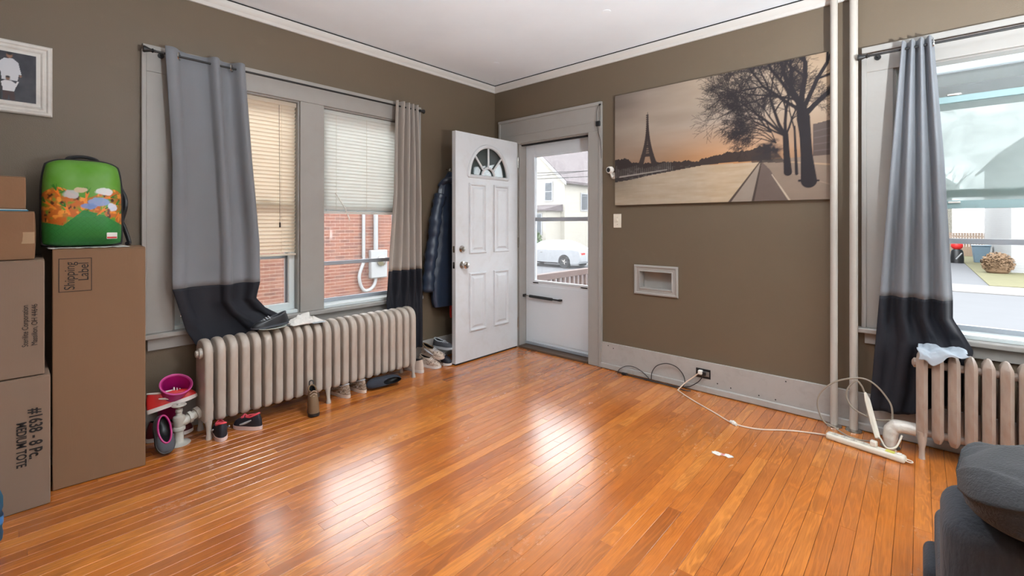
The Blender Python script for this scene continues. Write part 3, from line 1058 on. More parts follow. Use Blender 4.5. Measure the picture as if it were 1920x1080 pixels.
def cpos3(u, z):
    xl = interp(z, [0.15, 0.5, 0.83, 1.6, 2.25], [3.118, 3.142, 3.166, 3.216, 3.262])
    xr = interp(z, [0.15, 0.3, 0.574, 0.66, 0.73, 0.83, 1.6, 2.25], [3.45, 3.50, 3.545, 3.505, 3.468, 3.468, 3.434, 3.392])
    amp = interp(z, [0.15, 0.58, 0.75, 1.5, 2.25], [0.012, 0.013, 0.028, 0.03, 0.027])
    ph = 0.9 + u * 3.6 * 2 * PI * (0.9 + 0.1 * u)
    y = -0.090 - amp * wave(ph) - 0.005 * math.sin(z * 4 + u * 6)
    if z < 0.64:
        y = min(-0.064, max(y, -0.094 if u > 0.6 else -0.125))
    return (xl + (xr - xl) * u, min(y, -0.045), z)


curtain('curtain', 'pale grey curtain with navy hem at the street window', M['curtain_light'], cpos3, 2.255, 0.828, lambda u: interp(u, [0, 0.5, 1], [0.16, 0.17, 0.3]), 96,
        [((3.385, -0.092, 2.215), (1, 0.4, 0))], 'two-tone curtains')


# ================================================================== blinds
def blind(label, m, y0, y1, ztop, zbot, pitch, tilt, wand):
    t = thing('window_blind', label, 'blind', (-0.028, (y0 + y1) / 2, zbot), group='mini blinds in the pair of windows')
    hw = (y1 - y0) / 2
    H = ztop - zbot
    bx('headrail', m, (-0.014, 0.014, -hw, hw, H - 0.028, H), t, bevel=0.002)
    sl = MB()
    prof = [(-0.0155, -0.0016), (-0.008, 0.0012), (0, 0.0022), (0.008, 0.0012), (0.0155, -0.0016)]
    ca, sa = math.cos(tilt), math.sin(tilt)
    top = [(p * ca - q * sa, p * sa + q * ca) for p, q in prof]
    botm = [(p * ca - (q - 0.0006) * sa, p * sa + (q - 0.0006) * ca) for p, q in reversed(prof)]
    ring = top + botm
    sl.rings([[(a, -hw + 0.004, b) for a, b in ring], [(a, hw - 0.004, b) for a, b in ring]])
    me = sl.mesh('slat', m, angle=60)
    z = H - 0.036
    while z > 0.022:
        o = bpy.data.objects.new('slat', me)
        COL.objects.link(o)
        o.parent = t
        o.location = (0, 0, z)
        z -= pitch
    bx('bottom_rail', m, (-0.012, 0.012, -hw + 0.002, hw - 0.002, 0.0, 0.014), t, bevel=0.002)
    for k in (-0.72, 0.0, 0.72):
        MB().tube([(0.0125, hw * k, 0.01), (0.0125, hw * k, H - 0.02)], 0.0008, 5).tube([(-0.0125, hw * k, 0.01), (-0.0125, hw * k, H - 0.02)], 0.0008, 5).build('ladder_cord', M['ivory'], t)
    if wand:
        MB().tube(wand[0], wand[1], 8).build('tilt_wand', wand[2], t)
    return t


b1 = blind('cream mini blind hanging low in the left window of the pair', M['blind_cream'], LW[0][0] + 0.024, LW[0][1] - 0.024, 2.105, 1.012, 0.0262, R(52), None)
MB().tube([(0.016, 0.24, 1.06), (0.017, 0.245, 0.2)], 0.0012, 6).tube([(0.017, 0.245, 0.235), (0.017, 0.245, 0.2)], 0.005, 8).build('pull_cord', M['ink'], b1)
blind('white mini blind pulled halfway in the right window of the pair', M['blind_white'], LW[1][0] + 0.024, LW[1][1] - 0.024, 2.105, 1.315, 0.0262, R(54),
      ([(0.02, -0.27, 0.16), (0.04, -0.20, 0.04), (0.045, -0.165, -0.05)], [0.004, 0.0045, 0.005], M['white']))


# ================================================================== wall things
def raster(w, h):
    U, V = np.meshgrid((np.arange(w)) / (w - 1.0), (np.arange(h)) / (h - 1.0))
    return U, V, np.zeros((h, w, 3))


def blend(img, mask, col):
    c = np.array(col)
    img[:] = img * (1 - mask[..., None]) + c * mask[..., None]


def poly_mask(U, V, pts):
    ins = np.zeros(U.shape, bool)
    n = len(pts)
    for i in range(n):
        x0, y0 = pts[i]
        x1, y1 = pts[(i + 1) % n]
        if y0 == y1:
            continue
        c = ((V >= min(y0, y1)) & (V < max(y0, y1)))
        xi = x0 + (V - y0) * (x1 - x0) / (y1 - y0)
        ins ^= c & (U < xi)
    return ins.astype(float)


def stroke(img, asp, a, b, w0, w1, col, op=1.0):
    """tapered line from a to b in print coordinates (aspect asp = width/height)"""
    h, w = img.shape[:2]
    m = max(w0, w1) * 1.2 + 2.0 / h
    u0 = max(int((min(a[0], b[0]) - m / asp) * (w - 1)), 0)
    u1 = min(int((max(a[0], b[0]) + m / asp) * (w - 1)) + 2, w)
    v0 = max(int((min(a[1], b[1]) - m) * (h - 1)), 0)
    v1 = min(int((max(a[1], b[1]) + m) * (h - 1)) + 2, h)
    if u1 <= u0 or v1 <= v0:
        return
    X = (np.arange(u0, u1) / (w - 1.0) * asp)[None, :]
    Y = (np.arange(v0, v1) / (h - 1.0))[:, None]
    ax, ay, bx_, by = a[0] * asp, a[1], b[0] * asp, b[1]
    dx, dy = bx_ - ax, by - ay
    L = dx * dx + dy * dy + 1e-12
    t = np.clip(((X - ax) * dx + (Y - ay) * dy) / L, 0, 1)
    d = np.hypot(X - ax - t * dx, Y - ay - t * dy)
    wid = w0 + (w1 - w0) * t
    mask = np.clip((wid - d) * h + 0.5, 0, 1) * op
    sub = img[v0:v1, u0:u1]
    sub[:] = sub * (1 - mask[..., None]) + np.array(col) * mask[..., None]


def fnoise(U, V, sx, sy, seed, octv=3):
    rs = np.random.RandomState(seed)
    out = np.zeros(U.shape)
    amp = 1.0
    tot = 0
    for o in range(octv):
        gx, gy = int(sx * 2 ** o) + 2, int(sy * 2 ** o) + 2
        g = rs.rand(gy + 1, gx + 1)
        x = U * (gx - 1)
        y = V * (gy - 1)
        x, y = np.clip(x, 0, gx - 1e-4), np.clip(y, 0, gy - 1e-4)
        xi, yi = x.astype(int), y.astype(int)
        fx, fy = x - xi, y - yi
        fx, fy = fx * fx * (3 - 2 * fx), fy * fy * (3 - 2 * fy)
        v = (g[yi, xi] * (1 - fx) + g[yi, xi + 1] * fx) * (1 - fy) + (g[yi + 1, xi] * (1 - fx) + g[yi + 1, xi + 1] * fx) * fy
        out += v * amp
        tot += amp
        amp *= 0.5
    return out / tot


def paint_riverside(w, h, asp):
    U, V, img = raster(w, h)
    A = lambda r, g, b: np.array(srgb(r, g, b))
    # sky
    k = np.clip((V - 0.36) / 0.64, 0, 1)
    glow = np.exp(-((U - 0.60) / 0.28) ** 2)
    low = A(160, 132, 110)[None, None] * (1 - glow[..., None]) + A(206, 152, 106) * glow[..., None]
    mid = A(182, 164, 148)[None, None] * np.ones_like(img)
    top = A(146, 132, 122)[None, None] * (1 - glow[..., None] * 0.6) + A(216, 192, 164) * glow[..., None] * 0.6
    img[:] = np.where(k[..., None] < 0.45, low + (mid - low) * (k[..., None] / 0.45), mid + (top - mid) * ((k[..., None] - 0.45) / 0.55))
    cl = fnoise(U + 0.25 * V, V, 3, 9, 5, 4)
    img += (cl[..., None] - 0.5) * 0.16 * np.array((1.0, 0.86, 0.74))
    leftd = np.clip((0.20 - U) / 0.20, 0, 1)
    img *= (1 - 0.30 * leftd[..., None] * np.clip((V - 0.3) * 2, 0, 1)[..., None])
    rightw = np.clip((U - 0.72) / 0.2, 0, 1) * np.clip((V - 0.4) * 3, 0, 1)
    blend(img, rightw * 0.5, A(214, 180, 142))
    # river
    wat = (V < np.interp(U, [0, 0.2, 0.38, 0.48, 0.72, 1], [0.24, 0.255, 0.285, 0.30, 0.29, 0.29])).astype(float)
    rip = fnoise(U, V, 10, 60, 9, 3)
    wc = A(190, 172, 150)[None, None] + (rip[..., None] - 0.5) * 0.12 + np.clip((U - 0.30) * 1.8, 0, 1)[..., None] * np.clip(0.9 - np.abs(U - 0.55) * 2.6, 0, 1)[..., None] * np.array((0.22, 0.10, 0.0))
    dk = np.clip((0.24 - U) / 0.24, 0, 1) * np.clip((V - 0.02) * 5, 0, 1)
    wc = wc * (1 - 0.45 * dk[..., None])
    img[:] = img * (1 - wat[..., None]) + wc * wat[..., None]
    # hills and banks
    ink = A(48, 42, 44)
    ridge = np.interp(U, [0, 0.05, 0.10, 0.18, 0.26, 0.36, 0.42, 0.46, 0.52, 0.6, 0.68, 0.74, 0.8], [0.41, 0.42, 0.385, 0.36, 0.36, 0.35, 0.345, 0.335, 0.36, 0.385, 0.385, 0.40, 0.36])
    ridge = ridge + (fnoise(U, V * 0, 60, 1, 3, 3) - 0.5) * 0.035
    bank = np.interp(U, [0, 0.1, 0.2, 0.38, 0.48, 0.6, 0.72, 0.8], [0.21, 0.225, 0.25, 0.282, 0.30, 0.305, 0.30, 0.28])
    msk = ((V < ridge) & (V > bank) & (U < 0.78)).astype(float)
    tex = fnoise(U, V, 90, 60, 21, 2)
    blend(img, msk * 0.95, ink)
    img += (msk * np.clip(tex - 0.55, 0, 1) * 0.5)[..., None] * np.array((0.5, 0.48, 0.46)) * (V < np.interp(U, [0, 0.4], [0.33, 0.31]))[..., None] * (U < 0.42)[..., None]
    for a in np.linspace(0.01, 0.33, 30):
        stroke(img, asp, (a, 0.25 + a * 0.10), (a, 0.31 + 0.05 * ((a * 97) % 1)), 0.0025, 0.002, A(150, 142, 136), 0.5)
    stroke(img, asp, (0.03, 0.255), (0.30, 0.288), 0.006, 0.003, A(190, 182, 172), 0.8)
    # lattice tower
    tc, tb = 0.193, 0.345
    tw = A(66, 56, 54)
    for s in (-1, 1):
        prev = None
        for kk in range(24):
            t = kk / 23.0
            half = 0.036 * (1 - t) ** 2.6 + 0.0030 * (1 - t * 0.8)
            p = (tc + s * half + 0.002 * t, tb + t * 0.43)
            if prev:
                stroke(img, asp, prev, p, 0.020 * (1 - t) ** 1.4 + 0.0050, 0.020 * (1 - t) ** 1.4 + 0.0044, tw)
            prev = p
    for kk in range(5, 24):
        t = kk / 23.0
        half = 0.040 * (1 - t) ** 2.6 + 0.0030
        stroke(img, asp, (tc - half, tb + t * 0.43), (tc + half, tb + t * 0.43), 0.0075, 0.0075, tw, 0.9)
    stroke(img, asp, (tc - 0.029, tb + 0.082), (tc + 0.029, tb + 0.082), 0.012, 0.012, tw)
    stroke(img, asp, (tc - 0.014, tb + 0.165), (tc + 0.014, tb + 0.165), 0.009, 0.009, tw)
    stroke(img, asp, (tc + 0.002, tb + 0.42), (tc + 0.002, tb + 0.455), 0.003, 0.0015, tw)
    # quay wall, promenade, pavement
    pav = A(150, 130, 114)
    blend(img, poly_mask(U, V, [(0.741, 0.30), (0.60, -0.01), (1.01, -0.01), (1.01, 0.30)]), pav)
    blend(img, poly_mask(U, V, [(0.741, 0.30), (0.60, -0.01), (0.706, -0.01)]), A(164, 148, 134))
    blend(img, poly_mask(U, V, [(0.745, 0.29), (0.706, -0.01), (0.855, -0.01), (0.78, 0.22)]), A(112, 96, 88))
    stroke(img, asp, (0.741, 0.30), (0.602, -0.01), 0.004, 0.009, A(86, 70, 62))
    stroke(img, asp, (0.743, 0.30), (0.706, -0.01), 0.004, 0.009, A(76, 62, 56))
    stroke(img, asp, (0.785, 0.19), (0.853, 0.0), 0.003, 0.006, A(206, 186, 164))
    stroke(img, asp, (0.80, 0.285), (1.0, 0.235), 0.003, 0.006, A(190, 160, 130))
    stroke(img, asp, (0.83, 0.215), (1.0, 0.10), 0.002, 0.004, A(184, 160, 138), 0.5)
    img *= (1 + (fnoise(U, V, 40, 30, 33, 3)[..., None] - 0.5) * 0.10 * (V < 0.3)[..., None])
    # far building and shrubs
    blend(img, poly_mask(U, V, [(0.94, 0.30), (0.94, 0.52), (1.01, 0.54), (1.01, 0.30)]) * 0.85, A(74, 66, 68))
    for q in range(4):
        stroke(img, asp, (0.945, 0.335 + q * 0.045), (1.0, 0.338 + q * 0.048), 0.003, 0.003, A(120, 108, 104), 0.7)
    bush = ((U - 0.775) / 0.055) ** 2 + ((V - 0.375) / 0.085) ** 2 + (fnoise(U, V, 50, 40, 55, 3) - 0.5) * 1.6
    blend(img, np.clip(1.1 - bush, 0, 1), A(52, 46, 50))
    blend(img, poly_mask(U, V, [(0.70, 0.29), (0.70, 0.33), (0.80, 0.36), (0.84, 0.27)]) * 0.8, A(60, 52, 52))
    # bare trees
    rs = random.Random(12)
    bark = A(44, 38, 42)

    def branch(x, y, ang, ln, w, dep, droop):
        nseg = 3
        for s_ in range(nseg):
            nx = x + math.cos(ang) * ln / nseg / asp
            ny = y + math.sin(ang) * ln / nseg
            stroke(img, asp, (x, y), (nx, ny), w * (1 - 0.25 * s_ / nseg), w * (1 - 0.25 * (s_ + 1) / nseg), bark, 1.0 if w > 0.002 else 0.7)
            x, y = nx, ny
            ang += rs.uniform(-0.16, 0.16)
            if dep > 0 and (s_ > 0 or dep < 4):
                side = rs.choice((-1, 1))
                branch(x, y, ang + side * rs.uniform(0.35, 0.95), ln * rs.uniform(0.5, 0.78), max(w * 0.52, 0.0014), dep - 1, droop)
        if dep > 0:
            branch(x, y, ang + rs.uniform(-0.35, 0.35), ln * 0.66, max(w * 0.6, 0.0014), dep - 1, droop)

    def trunk(pts, ws):
        for (a, b, c, d_) in zip(pts[:-1], pts[1:], ws[:-1], ws[1:]):
            stroke(img, asp, a, b, c, d_, bark)
    trunk([(0.847, 0.20), (0.842, 0.33), (0.838, 0.47)], [0.026, 0.020, 0.018])
    for a, l, w in ((2.35, 0.30, 0.010), (2.0, 0.32, 0.011), (1.6, 0.3, 0.011), (2.6, 0.26, 0.007), (2.2, 0.30, 0.006), (1.2, 0.2, 0.007)):
        branch(0.838, 0.46, a, l * 0.92, w, 5, 0)
    trunk([(0.880, 0.185), (0.876, 0.35), (0.872, 0.52)], [0.010, 0.008, 0.006])
    branch(0.872, 0.5, 1.8, 0.2, 0.005, 3, 0)
    trunk([(0.925, 0.13), (0.917, 0.30), (0.912, 0.45), (0.905, 0.57), (0.897, 0.66)], [0.048, 0.036, 0.034, 0.040, 0.030])
    stroke(img, asp, (0.89, 0.135), (0.96, 0.13), 0.008, 0.006, bark)
    for (x, y, a, l, w) in ((0.905, 0.58, 0.85, 0.30, 0.018), (0.897, 0.64, 1.9, 0.30, 0.018), (0.897, 0.66, 1.5, 0.30, 0.018), (0.90, 0.62, 1.15, 0.34, 0.015), (0.895, 0.63, 2.45, 0.32, 0.012), (0.893, 0.66, 2.1, 0.36, 0.012), (0.89, 0.70, 2.75, 0.30, 0.008)):
        branch(x, y, a, l, w, 5, 0)
    for (x, y) in ((0.80, 0.42), (0.78, 0.50)):
        for a in (2.75, 2.5, 2.2, 1.9):
            branch(x, y, a, 0.15, 0.004, 4, 0)
    return np.clip(img * 0.74, 0.003, 1)


def print_panel(name, m, img, plane, parent):
    """dense coloured grid; plane(u, v) gives the 3D point"""
    h, w = img.shape[:2]
    g = MB().grid(lambda a, b: plane(a, b), w - 1, h - 1)
    g.c = img.reshape(-1, 3)
    return g.build(name, m, parent, smooth=False)


CX0, CX1, CZ0, CZ1 = 1.432, 2.922, 1.392, 2.308
cv = thing('canvas_print', 'wide canvas print of a bare-treed riverside and lattice tower at dusk', 'canvas print', ((CX0 + CX1) / 2, 0, CZ0))
hw, hh = (CX1 - CX0) / 2, CZ1 - CZ0
bx('stretched_canvas', mat('canvas_edge', srgb(96, 84, 74), 0.8), (-hw, hw, -0.030, -0.001, 0, hh), cv, bevel=0.002)
img = paint_riverside(360, 222, (CX1 - CX0) / hh)
print_panel('printed_face', M['print'], img, lambda a, b: (-hw + 2 * hw * a, -0.0306, hh * b), cv)

# family photograph in a white frame
FY0, FY1, FZ0, FZ1 = -3.62, -3.286, 1.785, 2.14
fp = thing('picture_frame', 'white framed portrait of two people in white shirts', 'picture frame', (0, (FY0 + FY1) / 2, FZ0))
hy, hz = (FY1 - FY0) / 2, FZ1 - FZ0


def fr_ring(ins, x):
    return [(x, -hy + ins, ins), (x, hy - ins, ins), (x, hy - ins, hz - ins), (x, -hy + ins, hz - ins)]


MB().rings([fr_ring(0, 0.001), fr_ring(0, 0.018), fr_ring(0.006, 0.024), fr_ring(0.016, 0.022), fr_ring(0.022, 0.016), fr_ring(0.03, 0.015), fr_ring(0.036, 0.019), fr_ring(0.044, 0.012)], cap0=True, cap1=True).build('frame', M['frame_w'], fp, angle=20)
U, V, im = raster(120, 90)
im[:] = np.array(srgb(46, 44, 52)) + (fnoise(U, V, 6, 6, 3, 3)[..., None] - 0.5) * 0.03
blend(im, poly_mask(U, V, [(0.47, 0.42), (0.45, 0.60), (0.41, 0.56), (0.43, 0.78), (0.51, 0.86), (0.64, 0.87), (0.72, 0.80), (0.77, 0.55), (0.73, 0.56), (0.71, 0.42)]), srgb(196, 198, 204))
for (x, y, rx, ry, c) in ((0.585, 0.93, 0.055, 0.07, (134, 98, 78)), (0.56, 0.455, 0.042, 0.048, (126, 92, 74)), (0.42, 0.54, 0.022, 0.03, (134, 98, 78)), (0.755, 0.53, 0.022, 0.03, (134, 98, 78))):
    blend(im, np.clip(1.6 - 1.6 * (((U - x) / rx) ** 2 + ((V - y) / ry) ** 2), 0, 1), srgb(*c))
blend(im, poly_mask(U, V, [(0.48, 0.20), (0.48, 0.28), (0.44, 0.30), (0.46, 0.37), (0.52, 0.41), (0.61, 0.41), (0.68, 0.36), (0.71, 0.42), (0.73, 0.40), (0.68, 0.28), (0.66, 0.20)]), srgb(206, 206, 210))
blend(im, np.clip(1.6 - 1.6 * (((U - 0.585) / 0.056) ** 2 + ((V - 0.965) / 0.04) ** 2), 0, 1), srgb(30, 24, 24))
blend(im, np.clip(1.6 - 1.6 * (((U - 0.56) / 0.043) ** 2 + ((V - 0.485) / 0.026) ** 2), 0, 1), srgb(30, 24, 24))
blend(im, poly_mask(U, V, [(0.48, 0.02), (0.48, 0.20), (0.66, 0.20), (0.67, 0.02), (0.59, 0.02), (0.575, 0.15), (0.56, 0.02)]), srgb(58, 34, 32))
blend(im, poly_mask(U, V, [(0.34, 0.02), (0.37, 0.42), (0.46, 0.44), (0.47, 0.02)]), srgb(34, 30, 34))
print_panel('portrait_print', M['photo'], im, lambda a, b: (0.0155, -hy + 0.058 + (2 * hy - 0.116) * a, 0.058 + (hz - 0.116) * b), fp)
MB().rings([fr_ring(0.043, 0.0125), fr_ring(0.043, 0.0145), fr_ring(0.06, 0.0145)], cap1=True).build('mat_board', M['frame_w'], fp)

# light switch, cable box, outlet, camera, door sensor
t = thing('light_switch', 'white light switch plate beside the front door', 'light switch', (1.439, 0, 1.262))
bx('plate', M['ivory'], (-0.036, 0.036, -0.006, 0, -0.058, 0.058), t, bevel=0.003)
bx('toggle', M['ivory'], (-0.006, 0.006, -0.018, -0.005, -0.004, 0.016), t, bevel=0.002)
for z in (-0.03, 0.03):
    MB().lathe([(0.003, 0), (0.002, 0.001)], 8, Matrix.Translation((0, -0.006, z)) @ Matrix.Rotation(R(90), 4, 'X')).build('screw', M['chrome'], t)

t = thing('wall_cable_box', 'white framed recessed box in the wall under the print', 'wall box', (1.777, 0, 0.667))
q = lambda ins, y: [(-0.182 + ins, y, ins), (0.182 - ins, y, ins), (0.182 - ins, y, 0.238 - ins), (-0.182 + ins, y, 0.238 - ins)]
MB().rings([q(0, -0.001), q(0, -0.012), q(0.006, -0.017), q(0.016, -0.017), q(0.022, -0.011), q(0.042, -0.011), q(0.046, -0.016), q(0.05, -0.016), q(0.053, -0.004), q(0.053, 0.066), q(0.075, 0.068)], cap0=False, cap1=True).build('frame', M['trim'], t, angle=20)

t = thing('wall_outlet', 'dark outlet without cover in the right baseboard', 'outlet', (2.15, -0.018, 0.137))
bx('box', M['black'], (-0.052, 0.052, -0.003, 0.001, -0.034, 0.034), t, bevel=0.001)
bx('receptacle', mat('worn_receptacle', srgb(120, 112, 104), 0.5), (-0.034, 0.044, -0.007, -0.003, -0.018, 0.018), t, bevel=0.003)

t = thing('security_camera', 'small white security camera on the wall by the print edge', 'camera', (1.405, -0.001, 1.645))
MB().lathe([(0.028, 0.0), (0.028, 0.006), (0.02, 0.01)], 16, Matrix.Rotation(R(90), 4, 'X')).build('base', M['white'], t)
MB().tube(spline([(0, -0.008, 0.0), (0.0, -0.028, -0.01), (-0.002, -0.044, 0.008), (-0.004, -0.05, 0.03)], 5), 0.008, 8).build('arm', M['white'], t)
mm = Matrix.Translation((-0.006, -0.052, 0.045)) @ Matrix.Rotation(R(-14), 4, 'Z') @ Matrix.Rotation(R(96), 4, 'X')
c = MB().lathe([(0.006, -0.026), (0.022, -0.024), (0.028, -0.014), (0.029, 0.012), (0.026, 0.02), (0.02, 0.021)], 20, mm).build('head', M['white'], t)
MB().lathe([(0.019, 0.019), (0.019, 0.0225), (0.012, 0.024), (0.004, 0.0245)], 18, mm).build('lens', M['black'], c)

t = thing('door_sensor', 'small black sensor with a wire on the door casing', 'sensor', (1.272, -0.03, 2.10))
bx('body', M['black'], (-0.018, 0.022, -0.02, 0, -0.022, 0.022), t, bevel=0.005)
MB().tube(spline([(0.016, -0.004, 0.165), (-0.012, -0.005, 0.125), (-0.016, -0.005, 0.035), (-0.004, -0.005, -0.06), (0.024, -0.004, -0.155), (0.03, -0.004, -0.3)], 6), 0.0018, 5).build('wire', M['black_cord'], t)
MB().tube(spline([(0.016, -0.004, 0.165), (0.019, -0.005, 0.10), (0.018, -0.006, 0.02)], 5), 0.0018, 5).build('wire', M['black_cord'], t)
bx('clip', M['black'], (0.004, 0.026, -0.005, 0, 0.156, 0.17), t, bevel=0.001)

# ================================================================== cardboard boxes
def carton(name, label, m, w, dpt, h, loc, rz, seam=True, bulge=0.0, group='stacked cartons', tape=None):
    """local: front face at x=0 looking +x, y along the front from -w to 0, z up"""
    t = thing(name, label, 'box', loc, (0, 0, rz), group)
    b = MB()
    n = 10

    def face(fn):
        b.grid(fn, n, n)
    bl = lambda a, c: bulge * (1 - (2 * a - 1) ** 2) * (1 - (2 * c - 1) ** 2)
    face(lambda u, v: (bl(u, v), -w + w * u, h * v))
    face(lambda u, v: (-dpt - bl(u, v), -w * u, h * v))
    face(lambda u, v: (-dpt + dpt * u, -w - bl(u, v) * 0.6, h * v))
    face(lambda u, v: (-dpt * u, bl(u, v) * 0.6, h * v))
    face(lambda u, v: (-dpt + dpt * u, -w + w * v, h + bl(u, v) * 0.0))
    face(lambda u, v: (-dpt + dpt * u, -w * v, 0))
    bb = bmesh.new()
    me = bpy.data.meshes.new('body')
    me.from_pydata(b.v, [], b.f)
    bb.from_mesh(me)
    bmesh.ops.remove_doubles(bb, verts=bb.verts, dist=1e-5)
    bmesh.ops.recalc_face_normals(bb, faces=bb.faces)
    bb.to_mesh(me)
    bb.free()
    me.materials.append(m)
    me.polygons.foreach_set('use_smooth', [True] * len(me.polygons))
    me.set_sharp_from_angle(angle=R(35))
    o = bpy.data.objects.new('body', me)
    COL.objects.link(o)
    o.parent = t
    s = o.modifiers.new('bevel', 'BEVEL')
    s.width = 0.004
    s.segments = 2
    s.limit_method = 'ANGLE'
    s.angle_limit = R(40)
    for k, (x0, x1) in enumerate(((-dpt + 0.001, -dpt / 2 - 0.001), (-dpt / 2 + 0.001, -0.001))):
        bx('flap', m, (x0, x1, -w + 0.001, -0.001, h - 0.0005, h + 0.0035), t, bevel=0.001)
    if tape:
        bx('tape', M['tape'], tape, t, bevel=0)
    return t


def front_text(parent, name, s, size, y, z, reading_up, sx=1.0, bold=0.0, off=0.0012):
    """lettering on a face whose normal is +x; text runs up (or down) the face"""
    if reading_up:      # baseline direction +z, glyph up = -y
        Mx = Matrix(((0, 0, 1, off), (0, -1, 0, y), (1, 0, 0, z), (0, 0, 0, 1)))
    else:               # baseline direction -z, glyph up = +y
        Mx = Matrix(((0, 0, 1, off), (0, 1, 0, y), (-1, 0, 0, z), (0, 0, 0, 1)))
    return text_mesh(name, s, size, M['ink'], Mx, parent, bold, sx)


# tall narrow carton
tall_rz = math.atan2(-(0.383 - 0.352), 0.337)
tall = carton('cardboard_box', 'tall narrow brown carton standing on the floor under the backpack', M['card'], 0.337, 0.30, 1.115, (0.383, -2.968, 0.001), tall_rz)
MB().box(0, 0.0012, -0.316, -0.202, 1.072, 1.0745).box(0, 0.0012, -0.316, -0.202, 0.917, 0.9195).box(0, 0.0012, -0.316, -0.3135, 0.9195, 1.072).box(0, 0.0012, -0.2045, -0.202, 0.9195, 1.072).build('label_outline', M['ink'], tall, smooth=False)
front_text(tall, 'lettering', 'Shipping', 0.052, -0.262, 0.926, True, 0.76)
front_text(tall, 'lettering', 'Label', 0.052, -0.214, 0.966, True, 0.80)

low = carton('cardboard_box', 'large bottom carton of the stack printed medium tote', M['card2'], 0.62, 0.43, 0.568, (0.466, -3.314, 0.001), R(0), bulge=0.0025)
front_text(low, 'lettering', '#1638 - 8 Pc.', 0.056, -0.064, 0.435, False, 0.72, 0.0012, 0.003)
front_text(low, 'lettering', 'MEDIUM TOTE', 0.042, -0.102, 0.385, False, 0.70, 0.0009, 0.003)
mid = carton('cardboard_box', 'large carton second from the floor with small printed address', M['card2'], 0.60, 0.43, 0.50, (0.458, -3.332, 0.576), R(-1.5), bulge=0.0025)
front_text(mid, 'lettering', 'Sterilite Corporation', 0.0265, -0.050, 0.130, True, 0.80, 0, 0.003)
front_text(mid, 'lettering', 'Massillon, OH 44646', 0.0265, -0.022, 0.132, True, 0.80, 0, 0.003)
up = carton('cardboard_box', 'dented tan carton resting on the two large ones', M['card3'], 0.5, 0.36, 0.207, (0.435, -3.362, 1.082), R(-2), bulge=0.006, tape=(0.0005, 0.0015, -0.5, 0, 0.07, 0.12))
thin = thing('folder', 'thin teal folder between the two topmost cartons', 'folder', (0.40, -3.38, 1.2935))
bx('cover', mat('teal_card', srgb(40, 110, 136), 0.5), (-0.28, 0.012, -0.4, 0.0, 0, 0.006), thin, bevel=0.001)
bx('pages', M['cloth'], (-0.278, 0.008, -0.398, -0.004, 0.006, 0.009), thin, bevel=0)
carton('cardboard_box', 'small topmost carton level with the backpack', M['card3'], 0.42, 0.30, 0.138, (0.405, -3.388, 1.3035), R(-1), bulge=0.003)

# white plastic sheet below the backpack
sh = thing('plastic_sheet', 'crumpled white plastic sheet under the backpack', 'plastic sheet', (0.22, -3.16, 1.121))


def sheet(u, v):
    x, y = -0.135 + 0.262 * u, -0.155 + 0.29 * v
    z = 0.0022 + 0.0022 * math.sin(u * 23 + v * 9) * math.sin(v * 31)
    return (x, y, max(z, 0.0008))


MB().grid(sheet, 30, 30).build('film', M['cloth'], sh, solid=0.0008)

# ---- backpack
bp = thing('backpack', 'bright green printed child backpack on the tall carton', 'backpack', (0.215, -3.188, 1.127), (0, R(-4), R(-3)))
BW, BH, BD = 0.145, 0.425, 0.085


def sq(u, v, k=0.80):
    """square -> rounded-top panel"""
    a, b = 2 * u - 1, 2 * v - 1
    y = BW * a * (1 - 0.10 * max(0, b) ** 3 - 0.02 * max(0, -b) ** 4)
    r = 0.24 if b > 0 else 0.10
    z = BH / 2 * (1 + b * math.sqrt(max(0, 1 - r * abs(a) ** 4)))
    return y, z


def bag_front(u, v):
    a, b = 2 * u - 1, 2 * v - 1
    y, z = sq(u, v)
    x = BD * ((1 - abs(a) ** 4) * (1 - abs(b) ** 5)) ** 0.5 * (1.0 if v > 0.52 else 1.0 + 0.25 * min(1, (0.52 - v) * 5))
    return (0.03 + x, y, z)


GW, GH = 150, 190
U, V, im = raster(GW + 1, GH + 1)
im[:] = np.array(srgb(98, 156, 56)) + (fnoise(U, V, 5, 6, 2, 3)[..., None] - 0.5) * 0.08
ground = np.interp(U, [0, 0.25, 0.5, 0.75, 1], [0.26, 0.22, 0.40, 0.34, 0.22])
soil = ((V < 0.60 + 0.06 * np.sin(U * 9)) & (V > ground - 0.02)).astype(float)
blend(im, soil * np.clip((fnoise(U, V, 14, 16, 8, 3) - 0.30) * 4, 0, 1), srgb(196, 104, 40))
blend(im, soil * np.clip((fnoise(U, V, 18, 18, 18, 2) - 0.60) * 8, 0, 1), srgb(236, 150, 60))
blend(im, soil * np.clip((fnoise(U, V, 20, 20, 28, 2) - 0.66) * 9, 0, 1), srgb(86, 48, 30))
blend(im, (V < ground).astype(float), srgb(54, 132, 64))
qd = (np.abs(((U * 12 + V * 16) % 1) - 0.5) < 0.05) | (np.abs(((U * 12 - V * 16) % 1) - 0.5) < 0.05)
blend(im, (qd & (V < ground)).astype(float) * 0.25, srgb(30, 90, 44))
crs = random.Random(4)
